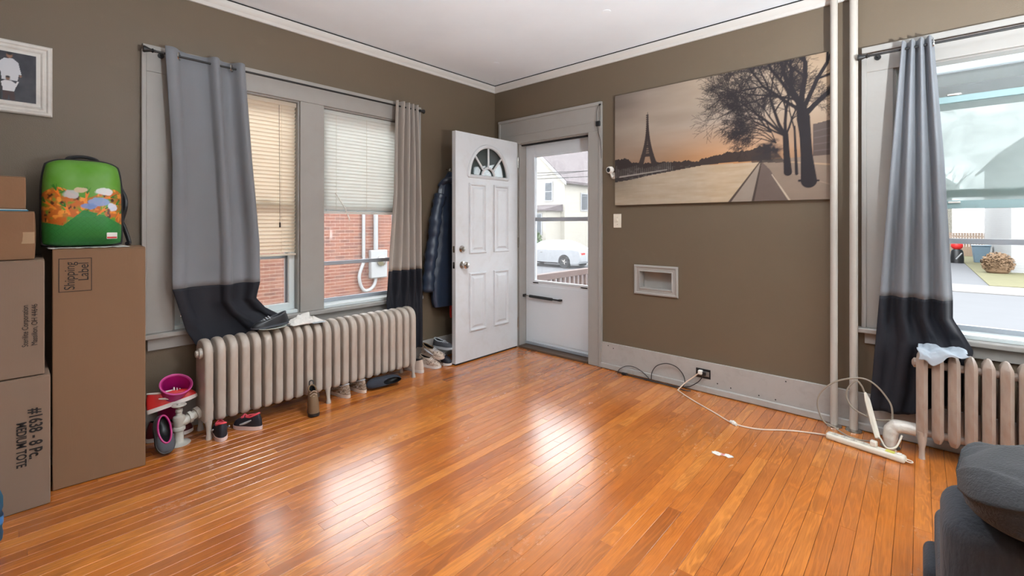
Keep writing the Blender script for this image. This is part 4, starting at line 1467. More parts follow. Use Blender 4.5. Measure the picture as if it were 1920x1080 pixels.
for (x, y, a, ln) in ((0.16, 0.42, 2.4, 0.16), (0.34, 0.34, 2.0, 0.15), (0.66, 0.34, 0.8, 0.16), (0.80, 0.42, 0.6, 0.14), (0.52, 0.50, 1.4, 0.14), (0.90, 0.30, 1.0, 0.12), (0.40, 0.56, 2.7, 0.13), (0.72, 0.54, 0.2, 0.13), (0.22, 0.55, 2.0, 0.12)):
    ex, ey = x + math.cos(a) * ln, y + math.sin(a) * ln * 0.7
    stroke(im, 0.70, (ex, ey), (x, y), 0.016, 0.003, srgb(238, 128, 44))
    for q in range(5):
        aa = a + crs.uniform(-0.7, 0.7)
        stroke(im, 0.70, (ex, ey), (ex + math.cos(aa) * 0.10, ey + math.sin(aa) * 0.07), 0.006, 0.002, srgb(44, 122, 44))
for (x, y, rx, ry, c) in ((0.68, 0.50, 0.14, 0.05, (142, 168, 214)), (0.56, 0.44, 0.10, 0.035, (122, 150, 204)), (0.86, 0.44, 0.06, 0.05, (214, 222, 238)), (0.76, 0.62, 0.12, 0.045, (232, 234, 236)), (0.34, 0.58, 0.10, 0.05, (196, 194, 196)), (0.46, 0.63, 0.08, 0.03, (214, 190, 160))):
    e = ((U - x) / rx) ** 2 + ((V - y) / ry) ** 2 + (fnoise(U, V, 16, 16, int(x * 100), 3) - 0.5) * 1.2
    blend(im, np.clip((1.1 - e) * 3, 0, 1) * 0.9, srgb(*c))
g = MB().grid(bag_front, GW, GH)
g.c = np.clip(im, 0.003, 1).reshape(-1, 3)
g.build('front_panel', M['bagprint'], bp, angle=180)
edge = []
for k in range(41):
    edge.append((0.03, *sq(0, k / 40)))
for k in range(1, 41):
    edge.append((0.03, *sq(k / 40, 1)))
for k in range(1, 41):
    edge.append((0.03, *sq(1, 1 - k / 40)))
for k in range(1, 40):
    edge.append((0.03, *sq(1 - k / 40, 0)))
cen = Vector((0, 0, BH / 2))
rings = []
for (x, s) in ((0.03, 1.0), (0.0, 1.035), (-0.05, 1.035), (-0.085, 1.0), (-0.10, 0.9)):
    rings.append([(x, y * s, max(BH / 2 + (z - BH / 2) * s, 0.004)) for _, y, z in edge])
MB().rings(rings, cap0=False).build('body', mat('dark_backpack_side', srgb(30, 34, 32), 0.6), bp, angle=60)
MB().tube([(0.033, y, max(z, 0.008)) for _, y, z in edge], 0.0065, 8, closed=True).build('zip_piping', M['black'], bp)
MB().tube(spline([(-0.02, -0.062, BH - 0.006), (-0.02, -0.05, BH + 0.018), (-0.02, 0.0, BH + 0.028), (-0.02, 0.05, BH + 0.018), (-0.02, 0.062, BH - 0.006)], 6), 0.009, 8).build('carry_handle', M['black'], bp)
MB().tube(spline([(-0.03, BW * 1.0, 0.30), (-0.02, BW * 1.12, 0.25), (-0.01, BW * 1.12, 0.2), (-0.02, BW * 1.02, 0.13)], 5), 0.012, 8).build('side_pocket', M['black'], bp)
MB().tube(spline([(-0.09, BW * 0.8, 0.22), (-0.10, BW * 1.1, 0.12), (-0.09, BW * 1.28, 0.02), (-0.06, BW * 1.2, 0.01)], 6), 0.010, 8).build('shoulder_strap', M['black'], bp)
lt = bx('label_tag', M['white'], (0.03 + BD * 0.98, 0.03 + BD * 1.06, 0.082, 0.122, 0.028, 0.06), bp, bevel=0.002)
bx('red_stripe', M['red'], (0.03 + BD * 1.055, 0.03 + BD * 1.07, 0.084, 0.120, 0.031, 0.039), lt, bevel=0)


# ================================================================== shoes
def shoe(label, L, W, up_m, sole_m, loc, rot, trim_m=None, lace_m=None, hgt=0.085, open_len=0.46, heel_gap=0.02, sole_h=0.022, toe=0.85, boot=0.0, lining_m=None, stripe=None, name='sneaker', group='shoes along the walls', cat='shoe'):
    t = thing(name, label, cat, loc, rot, group)
    n = 40

    def outline(k, ins=0.0):
        a = 2 * PI * k / n
        ca, sa = math.cos(a), math.sin(a)
        x = L / 2 + (L / 2 - ins) * math.copysign(abs(ca) ** 0.85, ca)
        wv = (W / 2 - ins) * (0.84 + 0.16 * ca - 0.10 * math.sin(PI * (x / L)) ** 6)
        return x, wv * math.copysign(abs(sa) ** 0.8, sa)

    def opening(k):
        a = 2 * PI * k / n
        ca, sa = math.cos(a), math.sin(a)
        cx = heel_gap + L * open_len / 2
        x = cx + (L * open_len / 2) * ca
        z = hgt + boot + 0.012 * (-ca) - 0.006 * (1 - abs(ca))
        return x, (W * 0.27) * sa, z
    rings = []
    for j in range(13):
        s = j / 12.0
        r = []
        for k in range(n):
            x0, y0 = outline(k, 0.002)
            x1, y1, z1 = opening(k)
            f = max(0.0, min(1.0, (x0 / L - 0.45) / 0.5))          # 0 at the heel, 1 at the toe
            c1 = (x0 * (1 - 0.004 * f), y0 * 1.0, sole_h + (z1 - sole_h) * (0.55 * (1 - f) + toe * 0.62 * f))
            q = 0.30 * (1 - f) + 0.55 * f
            c2 = (x1 + (x0 - x1) * q, y1 + (y0 - y1) * (0.35 + 0.15 * f), sole_h + (z1 - sole_h) * (0.86 * (1 - f) + 0.88 * f))
            w = ((1 - s) ** 3, 3 * s * (1 - s) ** 2, 3 * s * s * (1 - s), s ** 3)
            p0 = (x0, y0, sole_h - 0.004)
            p3 = (x1, y1, z1)
            r.append(tuple(w[0] * p0[i] + w[1] * c1[i] + w[2] * c2[i] + w[3] * p3[i] for i in range(3)))
        rings.append(r)
    up = MB().rings(rings, False, False).build('upper', up_m, t, angle=180)
    inner = [[opening(k) for k in range(n)]]
    for s in (0.5, 1.0):
        inner.append([(opening(k)[0] * 1.0 + 0.004 * s, opening(k)[1] * (1 + 0.1 * s), opening(k)[2] - s * (opening(k)[2] - sole_h - 0.008)) for k in range(n)])
    MB().rings(inner, False, True).build('lining', lining_m or M['black'], t, angle=180)
    so = [[(outline(k)[0], outline(k)[1], z + (0.006 * max(0, (outline(k)[0] / L - 0.75) * 4) ** 2 if z < sole_h * 0.5 else 0)) for k in range(n)] for z in (0.0, sole_h * 0.3, sole_h)]
    so.append([(*outline(k, 0.006), sole_h + 0.001) for k in range(n)])
    MB().rings(so).build('sole', sole_m, t, angle=40)
    if trim_m:
        MB().tube([opening(k) for k in range(n)], 0.005, 6, closed=True).build('collar', trim_m, t)
    if lace_m:
        xo = heel_gap + L * open_len
        for q in range(4):
            f = q / 3.5
            x = xo + 0.008 + (L * 0.80 - xo) * f * 0.72
            z = hgt + boot - (hgt + boot - sole_h) * f * 0.42 - 0.004
            wv = W * 0.24
            MB().tube(spline([(x, -wv, z - 0.010), (x + 0.003, 0, z + 0.004), (x - 0.003, wv, z - 0.010)], 5), 0.0035, 6).build('lace', lace_m, t)
    if stripe:
        for s in (-1, 1):
            pts = []
            for q in range(7):
                f = q / 6
                pts.append((L * (0.26 + 0.40 * f), s * (W * 0.47 - 0.002), sole_h + 0.012 + 0.030 * (1 - f) ** 1.3))
            MB().tube(pts, [0.003 + 0.004 * math.sin(PI * q / 6) for q in range(7)], 6).build('side_stripe', stripe, t)
    return t


# red sneaker, pink bucket and grey slipper left of the valve
shoe('red and white sneaker resting on the grey slipper', 0.235, 0.09, M['red'], M['shoe_white'], (0.165, -2.925, 0.185), (R(-14), R(-10), R(84)), M['shoe_white'], M['shoe_white'], stripe=M['shoe_white'], hgt=0.095)
shoe('grey and pink slipper on the floor beside the radiator valve', 0.21, 0.105, M['shoe_grey'], M['black'], (0.215, -2.885, 0.172), (0, R(52), R(6)), M['pink'], None, hgt=0.055, open_len=0.68, name='slipper')
shoe('dark maroon sneaker under the red one against the wall', 0.225, 0.095, mat('maroon_leather', srgb(92, 26, 34), 0.5), M['shoe_white'], (0.085, -2.92, 0.002), (0, 0, R(87)), None, M['red'], hgt=0.10)
bk = thing('plastic_bucket', 'magenta plastic bucket tilted among the shoes', 'bucket', (0.062, -2.815, 0.125), (R(0), R(32), R(8)))
MB().lathe([(0.045, 0.0), (0.048, 0.004), (0.070, 0.225), (0.078, 0.23), (0.077, 0.236), (0.067, 0.233), (0.045, 0.012), (0.01, 0.01)], 28).build('pail', M['pink'], bk, angle=50)
MB().tube([(0.0765 * math.cos(2 * PI * k / 28), 0.0765 * math.sin(2 * PI * k / 28), 0.235) for k in range(28)], 0.004, 6, closed=True).build('rim', mat('pale_magenta_rim', srgb(214, 92, 160), 0.4), bk)

# shoes below the long radiator
shoe('black and coral child sneaker, heel out, by the first radiator leg', 0.185, 0.09, M['shoe_black'], M['shoe_sole'], (0.392, -2.624, 0.001), (0, 0, R(172)), M['shoe_pink'], M['shoe_pink'], hgt=0.086, stripe=M['shoe_silver'])
shoe('black and coral child sneaker set at an angle under the radiator', 0.185, 0.075, M['shoe_black'], M['shoe_sole'], (0.388, -2.415, 0.001), (0, 0, R(214)), M['shoe_pink'], M['shoe_pink'], hgt=0.084, stripe=M['shoe_silver'])
shoe('small brown hiking boot standing in front of the radiator', 0.155, 0.085, M['shoe_brown'], M['black'], (0.312, -2.085, 0.001), (0, 0, R(-16)), M['shoe_brown'], M['shoe_tan'], hgt=0.085, boot=0.07, open_len=0.5, name='boot', cat='boot')
MB().tube(spline([(0.020, -0.012, 0.158), (0.010, -0.010, 0.19), (0.010, 0.010, 0.19), (0.020, 0.012, 0.158)], 4), 0.004, 6).build('pull_loop', M['black'], [o for o in COL.objects if o.name.startswith('boot')][0])
shoe('tan and silver sneaker, left of a pair, under the radiator', 0.24, 0.085, M['shoe_mottle'], M['shoe_cream'], (0.325, -1.815, 0.001), (0, 0, R(188)), M['shoe_silver'], M['shoe_silver'], hgt=0.082, stripe=M['shoe_brown'])
shoe('tan and silver sneaker, right of a pair, beside the dark slipper', 0.24, 0.085, M['shoe_mottle'], M['shoe_cream'], (0.325, -1.69, 0.001), (0, 0, R(184)), M['shoe_silver'], M['shoe_silver'], hgt=0.082, stripe=M['shoe_brown'])
shoe('dark slate slipper lying on its side under the radiator', 0.27, 0.085, M['slate'], M['slate'], (0.300, -1.40, 0.046), (R(-86), 0, R(268)), None, None, hgt=0.07, open_len=0.5, name='slipper')
# heap behind the door
shoe('cream sneaker standing nearest the radiator end in the heap by the door', 0.24, 0.09, M['shoe_cream'], M['shoe_white'], (0.275, -1.135, 0.001), (0, 0, R(184)), M['black'], M['shoe_white'], hgt=0.10)
shoe('cream sneaker tipped forward at the front of the heap by the door', 0.24, 0.09, M['shoe_mottle2'], M['shoe_white'], (0.06, -1.025, 0.001), (0, 0, R(14)), M['shoe_tan'], M['shoe_white'], hgt=0.085)
shoe('mottled tan sneaker on top of the heap by the door', 0.25, 0.09, M['shoe_mottle2'], M['shoe_cream'], (0.05, -0.985, 0.098), (R(6), R(6), R(12)), M['shoe_brown'], M['shoe_silver'], hgt=0.08, stripe=M['shoe_silver'])
shoe('black and white sneaker close behind the open door', 0.25, 0.09, M['shoe_black'], M['shoe_white'], (0.05, -0.875, 0.001), (0, 0, R(4)), M['shoe_white'], M['shoe_white'], hgt=0.10, stripe=M['shoe_white'])
shoe('dark grey sneaker stacked behind the open door', 0.24, 0.09, M['shoe_grey'], M['shoe_silver'], (0.05, -0.85, 0.118), (0, R(-3), R(6)), M['shoe_silver'], M['shoe_silver'], hgt=0.075)

# on top of the long radiator
dish = thing('dish', 'pale oval dish on the radiator top under the black shoe', 'dish', (0.215, -2.305, 0.5625))
MB().lathe([(0.03, 0.0), (0.06, 0.002), (0.092, 0.012), (0.096, 0.0135), (0.095, 0.016), (0.06, 0.007), (0.02, 0.005)], 32).build('plate', M['china'], dish)
shoe('black lace-up shoe lying on the radiator beside the curtain hem', 0.235, 0.085, mat('black_shoe_leather', srgb(40, 42, 46), 0.35), M['shoe_grey'], (0.215, -2.19, 0.581), (0, R(2), R(-86)), M['shoe_grey'], M['shoe_silver'], hgt=0.068, sole_h=0.012, toe=0.95, open_len=0.42, name='dress_shoe', group='things on the long radiator')
ct = thing('folded_cloth', 'crumpled white cloth on the long radiator', 'cloth', (0.20, -2.09, 0.5635), group='things on the long radiator')


def crumple(u, v):
    x, y = -0.075 + 0.15 * u, -0.10 + 0.2 * v
    e = (1 - (2 * u - 1) ** 2) * (1 - (2 * v - 1) ** 2)
    p = Vector((x * 26 + 3, y * 26, 0.4))
    z = 0.0025 + e ** 0.5 * (0.030 + 0.06 * max(0, mnoise.noise(p)) + 0.022 * mnoise.noise(p * 2.1))
    w = 0.02 * mnoise.noise(Vector((u * 4, v * 4, 7)))
    return (x + w, y + w, max(z, 0.002))


MB().grid(crumple, 40, 44).build('cloth', M['cloth'], ct, angle=180, solid=0.0015)
mt = thing('flat_mat', 'thin grey pad draped on the radiator beneath the white cloth', 'pad', (0.21, -2.03, 0.562), group='things on the long radiator')
# (thin pad edge peeking out to the right of the cloth)


def pad(u, v):
    return (-0.08 + 0.16 * u, -0.03 + 0.085 * v, 0.0012 + 0.001 * math.sin(u * 9))


MB().grid(pad, 12, 8).build('pad', M['towel'], mt, solid=0.0012)

# cloth on the right radiator
tw = thing('folded_cloth', 'blue-grey cloth draped over the street radiator corner', 'cloth', (3.425, -0.165, 0.565))


def drape(u, v):
    x = -0.095 + 0.185 * u
    s = -0.135 + 0.24 * v          # across the top from front to back
    top = 0.012 + 0.010 * abs(mnoise.noise(Vector((u * 6, v * 6, 1.5)))) + 0.008 * math.sin(u * 12 + v * 5)
    front = interp(u, [0, 0.3, 0.6, 1], [0.05, 0.075, 0.03, 0.0])
    if s < -0.075:
        k = (-0.075 - s) / 0.06
        return (x + 0.006 * math.sin(v * 20), -0.073 - 0.012 * min(1, k * 2), top - k * front)
    return (x, s, max(top, 0.004))


MB().grid(drape, 44, 40).build('cloth', M['towel'], tw, angle=180, solid=0.004)

# ---- jacket on a hook behind the door
jk = thing('jacket', 'dark navy puffer jacket hanging on the wall behind the open door', 'jacket', (0.0, -0.66, 0.48))


def jbody(u, v):
    a = 2 * PI * u
    z = v * 1.24
    yl = interp(z, [0, 0.05, 0.2, 0.45, 0.62, 0.80, 0.95, 1.08, 1.2, 1.24], [0.20, 0.22, 0.225, 0.205, 0.19, 0.17, 0.16, 0.135, 0.05, 0.02])
    dp = interp(z, [0, 0.1, 0.6, 1.0, 1.2, 1.24], [0.045, 0.05, 0.055, 0.05, 0.03, 0.012])
    puff = 0.007 * abs(math.sin(z * 26)) * max(0, math.cos(a)) + 0.012 * mnoise.noise(Vector((math.cos(a) * 2, math.sin(a) * 2, z * 3)))
    fold = 0.010 * math.sin(a * 7 + z * 3)
    x = 0.062 + (dp + puff) * math.cos(a)
    y = yl * math.sin(a) + fold * abs(math.sin(a))
    return (max(x, 0.004), y, z)


MB().grid(jbody, 64, 60, True).build('body', M['jacket'], jk, angle=180)
slv = spline([(0.075, -0.13, 1.02), (0.085, -0.185, 0.86), (0.09, -0.225, 0.62), (0.09, -0.265, 0.38), (0.088, -0.285, 0.15)], 8)
rr = [0.052 + 0.006 * math.sin(k * 1.9) + 0.004 * math.sin(k * 0.7) for k in range(len(slv))]
rr[-1] = 0.036
MB().tube(slv, rr, 16).build('sleeve', M['jacket'], jk, angle=180)
MB().tube([(0.075, 0.13, 1.02), (0.085, 0.185, 0.80), (0.085, 0.2, 0.5), (0.08, 0.2, 0.25)], [0.05, 0.052, 0.05, 0.04], 14).build('sleeve', M['jacket'], jk, angle=180)
MB().tube(spline([(0.03, -0.09, 1.10), (0.075, -0.075, 1.15), (0.105, 0.0, 1.16), (0.075, 0.075, 1.15), (0.03, 0.09, 1.10)], 5), 0.032, 10).build('hood', M['jacket'], jk, angle=180)
MB().tube(spline([(0.001, 0.0, 1.27), (0.03, 0, 1.265), (0.05, 0, 1.25), (0.055, 0, 1.275)], 4), 0.006, 8).build('wall_hook', M['chrome'], jk)
st_ = thing('hanging_strap', 'short red strap dangling below the jacket', 'strap', (0.07, -0.665, 0.36))
MB().tube(spline([(0, 0, 0.12), (0.003, -0.004, 0.07), (0.0, 0.0, 0.03), (0.002, 0.004, 0.0)], 5), 0.010, 8).build('webbing', M['red'], st_)

# ================================================================== sofa
sf = thing('sofa', 'charcoal chenille sofa seen from behind at the right edge', 'sofa', (3.375, -2.07, 0))


def soft(name, x0, x1, y0, y1, z0, z1, bev, m, parent, seg=5):
    o = MB().box(x0, x1, y0, y1, z0, z1).build(name, m, parent, bevel=bev, seg=seg, angle=180)
    return o


soft('back', 0.0, 1.82, 0.0, 0.24, 0.10, 0.595, 0.05, M['sofa'], sf)
soft('base', 0.02, 1.80, 0.22, 0.84, 0.06, 0.15, 0.02, M['sofa'], sf)
soft('arm', 0.0, 0.22, 0.22, 0.84, 0.05, 0.25, 0.04, M['sofa'], sf)
soft('arm', 1.60, 1.82, 0.22, 0.84, 0.05, 0.25, 0.04, M['sofa'], sf)
soft('arm_front', -0.030, 0.20, 0.60, 0.80, 0.02, 0.135, 0.03, M['sofa'], sf)
soft('seat_cushion', 0.225, 0.905, 0.245, 0.88, 0.15, 0.27, 0.04, M['sofa'], sf)
soft('seat_cushion', 0.915, 1.595, 0.245, 0.88, 0.15, 0.27, 0.04, M['sofa'], sf)
for (x, y) in ((0.08, 0.06), (1.74, 0.06), (0.08, 0.78), (1.74, 0.78)):
    MB().lathe([(0.025, 0.0), (0.032, 0.065)], 12, Matrix.Translation((x, y, 0.0))).build('foot', M['black'], sf)
bl = thing('throw_cushion', 'thick charcoal fleece cushion folded over the sofa back', 'cushion', (3.40, -2.12, 0.596))


def fleece(u, v):
    a = 2 * PI * u
    ca, sa = math.cos(a), math.sin(a)
    k = 0.55
    x = 0.0 + v * 0.85
    e = max(0.0, 1 - abs(2 * v - 1) ** 9) ** 0.45
    px = 0.155 * math.copysign(abs(ca) ** k, ca) * (0.10 + 0.90 * e)
    pz = 0.068 * math.copysign(abs(sa) ** k, sa) * (0.06 + 0.94 * e)
    n1 = mnoise.noise(Vector((x * 7, ca * 1.6, sa * 1.6)))
    wr = 0.014 * n1 + 0.008 * mnoise.noise(Vector((x * 16, ca * 4, sa * 4 + 3))) - 0.012 * max(0, 1 - abs(sa * 2.2 - 0.5 - 0.6 * math.sin(x * 6)) * 2.5)
    return (x, 0.13 + px + wr, 0.068 + pz + wr * (1 if sa > 0 else 0.1))


MB().grid(fleece, 72, 70, True).build('fill', M['blanket'], bl, angle=180)

# ================================================================== cords and floor things
cd1 = thing('extension_cord', 'white extension cord snaking from the outlet across the floor', 'cord', (2.136, -0.025, 0.0))
pts = [(0.0, -0.022, 0.150), (-0.05, -0.02, 0.10), (-0.10, -0.035, 0.054), (-0.135, -0.075, 0.008), (-0.118, -0.11, 0.005), (0.02, -0.215, 0.005), (0.20, -0.33, 0.005), (0.344, -0.424, 0.007), (0.474, -0.405, 0.005), (0.62, -0.30, 0.005), (0.74, -0.245, 0.006), (0.797, -0.247, 0.014)]
MB().tube(spline(pts, 8), 0.0042, 8).build('cable', mat('white_cable', srgb(222, 200, 178), 0.5), cd1)
bx('plug', M['white'], (-0.014, 0.016, -0.032, 0.0, 0.134, 0.164), cd1, bevel=0.006)
MB().tube([(0.325, -0.412, 0.009), (0.365, -0.436, 0.009)], 0.0095, 10).tube([(0.34, -0.42, 0.011), (0.352, -0.43, 0.011)], 0.013, 10).build('cord_clip', M['white'], cd1)

ps = thing('power_strip', 'long white power strip on the floor by the pipes', 'power strip', (2.935, -0.272, 0.0), (0, 0, math.atan2(-0.065, 0.335)))
MB().box(0.0, 0.355, -0.026, 0.026, 0.001, 0.036).build('body', M['ivory'], ps, bevel=0.012, seg=3)
for k in range(5):
    s = bx('socket', mat('socket_face_%d' % k, srgb(206, 198, 184), 0.5), (0.028 + k * 0.045, 0.058 + k * 0.045, -0.016, 0.016, 0.0355, 0.0372), ps, bevel=0.0008)
    for q in (-0.006, 0.006):
        bx('slot', M['gap'], (0.038 + k * 0.045, 0.046 + k * 0.045, q - 0.0012, q + 0.0012, 0.037, 0.0376), s, bevel=0)
bx('rating_label', mat('yellow_label', srgb(206, 200, 90), 0.5), (0.272, 0.31, -0.016, 0.016, 0.0358, 0.0368), ps, bevel=0)
bx('switch', M['white'], (0.32, 0.338, -0.012, 0.012, 0.035, 0.041), ps, bevel=0.002)
MB().tube(spline([(0.352, -0.012, 0.018), (0.375, -0.012, 0.016), (0.382, 0.0, 0.016), (0.375, 0.012, 0.016), (0.352, 0.012, 0.018)], 5), 0.003, 6).build('hang_loop', M['ivory'], ps)
bx('cord_plug', M['ivory'], (0.205, 0.235, -0.014, 0.016, 0.036, 0.066), ps, bevel=0.006)

gc = thing('coiled_cable', 'grey cable looped loosely around the steam pipes', 'cable', (3.05, -0.14, 0.0))
pts = [(-0.06, -0.02, 0.012), (-0.101, 0.005, 0.024), (-0.146, 0.008, 0.039), (-0.174, 0.01, 0.097), (-0.179, 0.01, 0.16), (-0.155, 0.01, 0.222), (-0.093, 0.01, 0.291), (-0.004, 0.01, 0.334), (0.058, 0.012, 0.339), (0.106, 0.012, 0.310), (0.146, 0.01, 0.26), (0.169, 0.0, 0.215), (0.172, -0.01, 0.15), (0.153, -0.012, 0.140), (0.106, -0.006, 0.126), (0.058, 0.0, 0.132), (-0.004, 0.008, 0.158), (-0.035, 0.01, 0.211), (-0.03, 0.012, 0.266), (0.008, 0.014, 0.320), (0.033, 0.016, 0.299), (0.047, 0.017, 0.262)]
MB().tube(spline(pts, 7), 0.0048, 8).build('cable', M['greycable'], gc)
MB().tube([(0.05, 0.018, 0.262), (0.062, 0.0, 0.225), (0.09, -0.04, 0.12), (0.113, -0.08, 0.05)], [0.006, 0.0145, 0.0155, 0.0135], 6).build('white_adapter', M['ivory'], gc, angle=20)
MB().tube(spline([(-0.06, -0.02, 0.012), (-0.02, -0.05, 0.008), (0.04, -0.055, 0.007), (0.085, -0.09, 0.03), (0.09, -0.125, 0.05)], 6), 0.0045, 8).build('cable_tail', M['greycable'], gc)
MB().tube(spline([(0.113, -0.08, 0.05), (0.125, -0.10, 0.06), (0.15, -0.105, 0.02), (0.19, -0.09, 0.03), (0.215, -0.06, 0.09)], 6), 0.0045, 8).build('cable_tail', M['ivory'], gc)

bc = thing('black_cables', 'thin black cables looping along the right baseboard', 'cable', (1.75, -0.045, 0.0))
MB().tube(spline([(-0.28, -0.01, 0.006), (-0.265, 0.002, 0.035), (-0.206, 0.004, 0.069), (-0.135, 0.004, 0.075), (-0.065, 0.002, 0.051), (-0.005, -0.006, 0.014)], 6), 0.003, 6).build('cable', M['black_cord'], bc)
MB().tube(spline([(0.011, -0.006, 0.012), (0.015, 0.004, 0.07), (0.055, 0.004, 0.127), (0.132, 0.004, 0.160), (0.207, 0.004, 0.150), (0.256, 0.003, 0.108), (0.276, -0.002, 0.055), (0.26, -0.015, 0.008)], 6), 0.0034, 6).build('cable', M['black_cord'], bc)
MB().tube(spline([(0.41, 0.018, 0.142), (0.384, 0.0, 0.088), (0.336, -0.004, 0.044), (0.296, -0.008, 0.022), (0.216, -0.012, 0.007), (0.13, -0.012, 0.006), (-0.09, -0.014, 0.006), (-0.28, -0.012, 0.006)], 6), 0.0036, 6).build('cable', M['black_cord'], bc)
MB().tube(spline([(0.33, -0.03, 0.006), (0.29, -0.045, 0.006), (0.2, -0.03, 0.006), (0.0, -0.024, 0.006), (-0.2, -0.022, 0.006)], 6), 0.0036, 6).build('cable', M['black_cord'], bc)
bx('plug', M['black'], (0.398, 0.424, 0.002, 0.020, 0.128, 0.155), bc, bevel=0.004)
bx('adapter', M['black'], (-0.235, -0.19, -0.034, -0.008, 0.001, 0.018), bc, bevel=0.003)

sp = thing('paper_scrap', 'two torn white paper scraps lying on the open floor', 'paper', (2.552, -0.885, 0.0))
for (x, y, s, sd) in ((-0.028, -0.004, 1.0, 1), (0.024, 0.006, 0.9, 2)):
    def scrap(u, v, x=x, y=y, s=s, sd=sd):
        a = 2 * PI * u
        r = s * (0.028 + 0.010 * mnoise.noise(Vector((math.cos(a) * 2, math.sin(a) * 2, sd)))) * v
        return (x + r * math.cos(a), y + r * math.sin(a) * 0.7, 0.002 + 0.008 * abs(mnoise.noise(Vector((u * 5, v * 3, sd * 4.0)))))
    MB().grid(scrap, 20, 4, True).build('scrap', M['cloth'], sp, solid=0.0006)
MB().tube([(-0.01, 0, 0.003), (0.008, 0.003, 0.004), (0.018, 0.006, 0.003)], 0.0025, 5).build('scrap_strip', M['shoe_pink'], sp)

wb_ = thing('water_bottle', 'blue-tinted plastic water bottle cut off by the left edge', 'bottle', (0.655, -3.50, 0.0))
bmat = glass('blue_water_plastic', srgb(150, 214, 240), 0.12, 0.55, srgb(120, 200, 236))
MB().lathe([(0.03, 0.001), (0.045, 0.006), (0.047, 0.03), (0.044, 0.05), (0.047, 0.07), (0.047, 0.10), (0.043, 0.115), (0.047, 0.13), (0.046, 0.17), (0.036, 0.205), (0.016, 0.23), (0.014, 0.245)], 24).build('bottle_body', bmat, wb_)
MB().lathe([(0.017, 0.243), (0.017, 0.262), (0.014, 0.264)], 16).build('cap', M['white'], wb_)
MB().lathe([(0.0478, 0.07), (0.0478, 0.10)], 24, cap0=False, cap1=False).build('paper_band', mat('blue_band', srgb(60, 140, 210), 0.4), wb_)

# ================================================================== added fill lamps (out of view, brighten the room)
gm = NT('uplight_glow')
em = gm.n('ShaderNodeEmission')
em.inputs[0].default_value = (*FILL_COLOR, 1)
em.inputs[1].default_value = UPLIGHT_STRENGTH
gm.l(em.outputs[0], gm.out.inputs['Surface'])


t = thing('uplight_table', 'round side table added out of view to carry the fill lamp', 'table', (4.5, -2.47, 0))  # added only as a stand for the uplight
MB().lathe([(0.26, 0.50), (0.265, 0.51), (0.26, 0.53)], 32).build('table_top', M['shoe_brown'], t)
for k in range(3):
    a_ = 2 * PI * k / 3
    MB().cyl((0.2 * math.cos(a_), 0.2 * math.sin(a_), 0.0), (0.14 * math.cos(a_), 0.14 * math.sin(a_), 0.5), 0.014, 0.018, 10).build('leg', M['shoe_brown'], t)
t = thing('added_uplight', 'unseen bowl lamp added to throw light on the ceiling', 'lamp', (4.5, -2.47, 0.531))  # added source, never in view; lifts the ceiling and the door
MB().lathe([(0.09, 0.0), (0.09, 0.015), (0.03, 0.03), (0.05, 0.12), (0.045, 0.22), (0.015, 0.30), (0.012, 0.385)], 24).build('base', M['white'], t)
prof = [(0.002, -0.07)] + [(0.07 * math.sin(PI * k / 12), -0.07 * math.cos(PI * k / 12)) for k in range(1, 12)] + [(0.002, 0.07)]
MB().lathe(prof, 20, Matrix.Translation((0, 0, 0.455))).build('bulb', gm.m, t)
MB().lathe([(0.02, 0.375), (0.14, 0.382), (0.24, 0.41), (0.29, 0.455), (0.31, 0.535)], 40, cap0=False, cap1=False).build('bowl_shade', fabric('uplight_bowl', srgb(236, 228, 214), 0.15, tcol=srgb(240, 232, 220)), t, solid=0.003)  # bowl shaped to pass light upward and hold it back sideways
t = thing('added_downlight', 'unseen flush downlight added to brighten the floor', 'lamp', (1.95, -1.75, 2.53))  # added source above the view; fills light onto the floor
MB().lathe([(0.21, 0.0), (0.205, 0.0), (0.205, 0.135), (0.21, 0.148), (0.03, 0.148)], 40, cap0=False, cap1=True).build('ring', M['chrome'], t, solid=0.003)  # deep rim keeps the added beam off the upper walls
dn = NT('downlight_glow')
de = dn.n('ShaderNodeEmission')
de.inputs[0].default_value = (*FILL_COLOR, 1)
de.inputs[1].default_value = DOWNLIGHT_STRENGTH
dn.l(de.outputs[0], dn.out.inputs['Surface'])
MB().lathe([(0.15, 0.145), (0.15, 0.12), (0.12, 0.105), (0.005, 0.10)], 32, cap0=False).build('diffuser', dn.m, t)

# ================================================================== outside
GZ = -1.1


def ground(name, m, dims, label):
    return st(bx(name, m, dims, bevel=0), label)


ground('ground_street', M['concrete'], (-60, 60, 4.0, 18.3, GZ - 0.3, GZ), 'grey asphalt street')
ground('ground_yard', M['grass'], (-60, 60, -12, 4.0, GZ - 0.3, GZ - 0.01), 'dry grass yard around the house')
ground('ground_sidewalk', M['walk'], (-60, 60, 18.3, 20.9, GZ - 0.3, GZ + 0.03), 'pale concrete sidewalk across the street')
ground('ground_driveway', M['concrete'], (1.5, 5.25, 20.9, 48, GZ - 0.3, GZ + 0.02), 'grey driveway across the street')
ground('ground_lawn', M['grass'], (5.25, 60, 20.9, 60, GZ - 0.3, GZ + 0.05), 'dry lawn beside the driveway')
ground('ground_lawn_far', M['walk'], (-60, 1.5, 20.9, 60, GZ - 0.3, GZ + 0.04), 'pale paved yard across the street')
ground('porch_floor', mat('grey_porch_boards', srgb(150, 146, 140), 0.7), (-0.4, 4.6, 0.2, 2.7, -0.25, -0.10), 'front porch floor')
pr = struct('porch_roof', 'grey-green porch soffit and roof')
soff = mat('grey_green_soffit', srgb(92, 99, 97), 0.7, var=0.08)
bx('soffit', soff, (-0.5, 4.45, 0.2, 2.75, 2.55, 2.65), pr, bevel=0)
bx('fascia', soff, (-0.5, 4.45, 2.55, 2.8, 2.36, 2.7), pr, bevel=0)
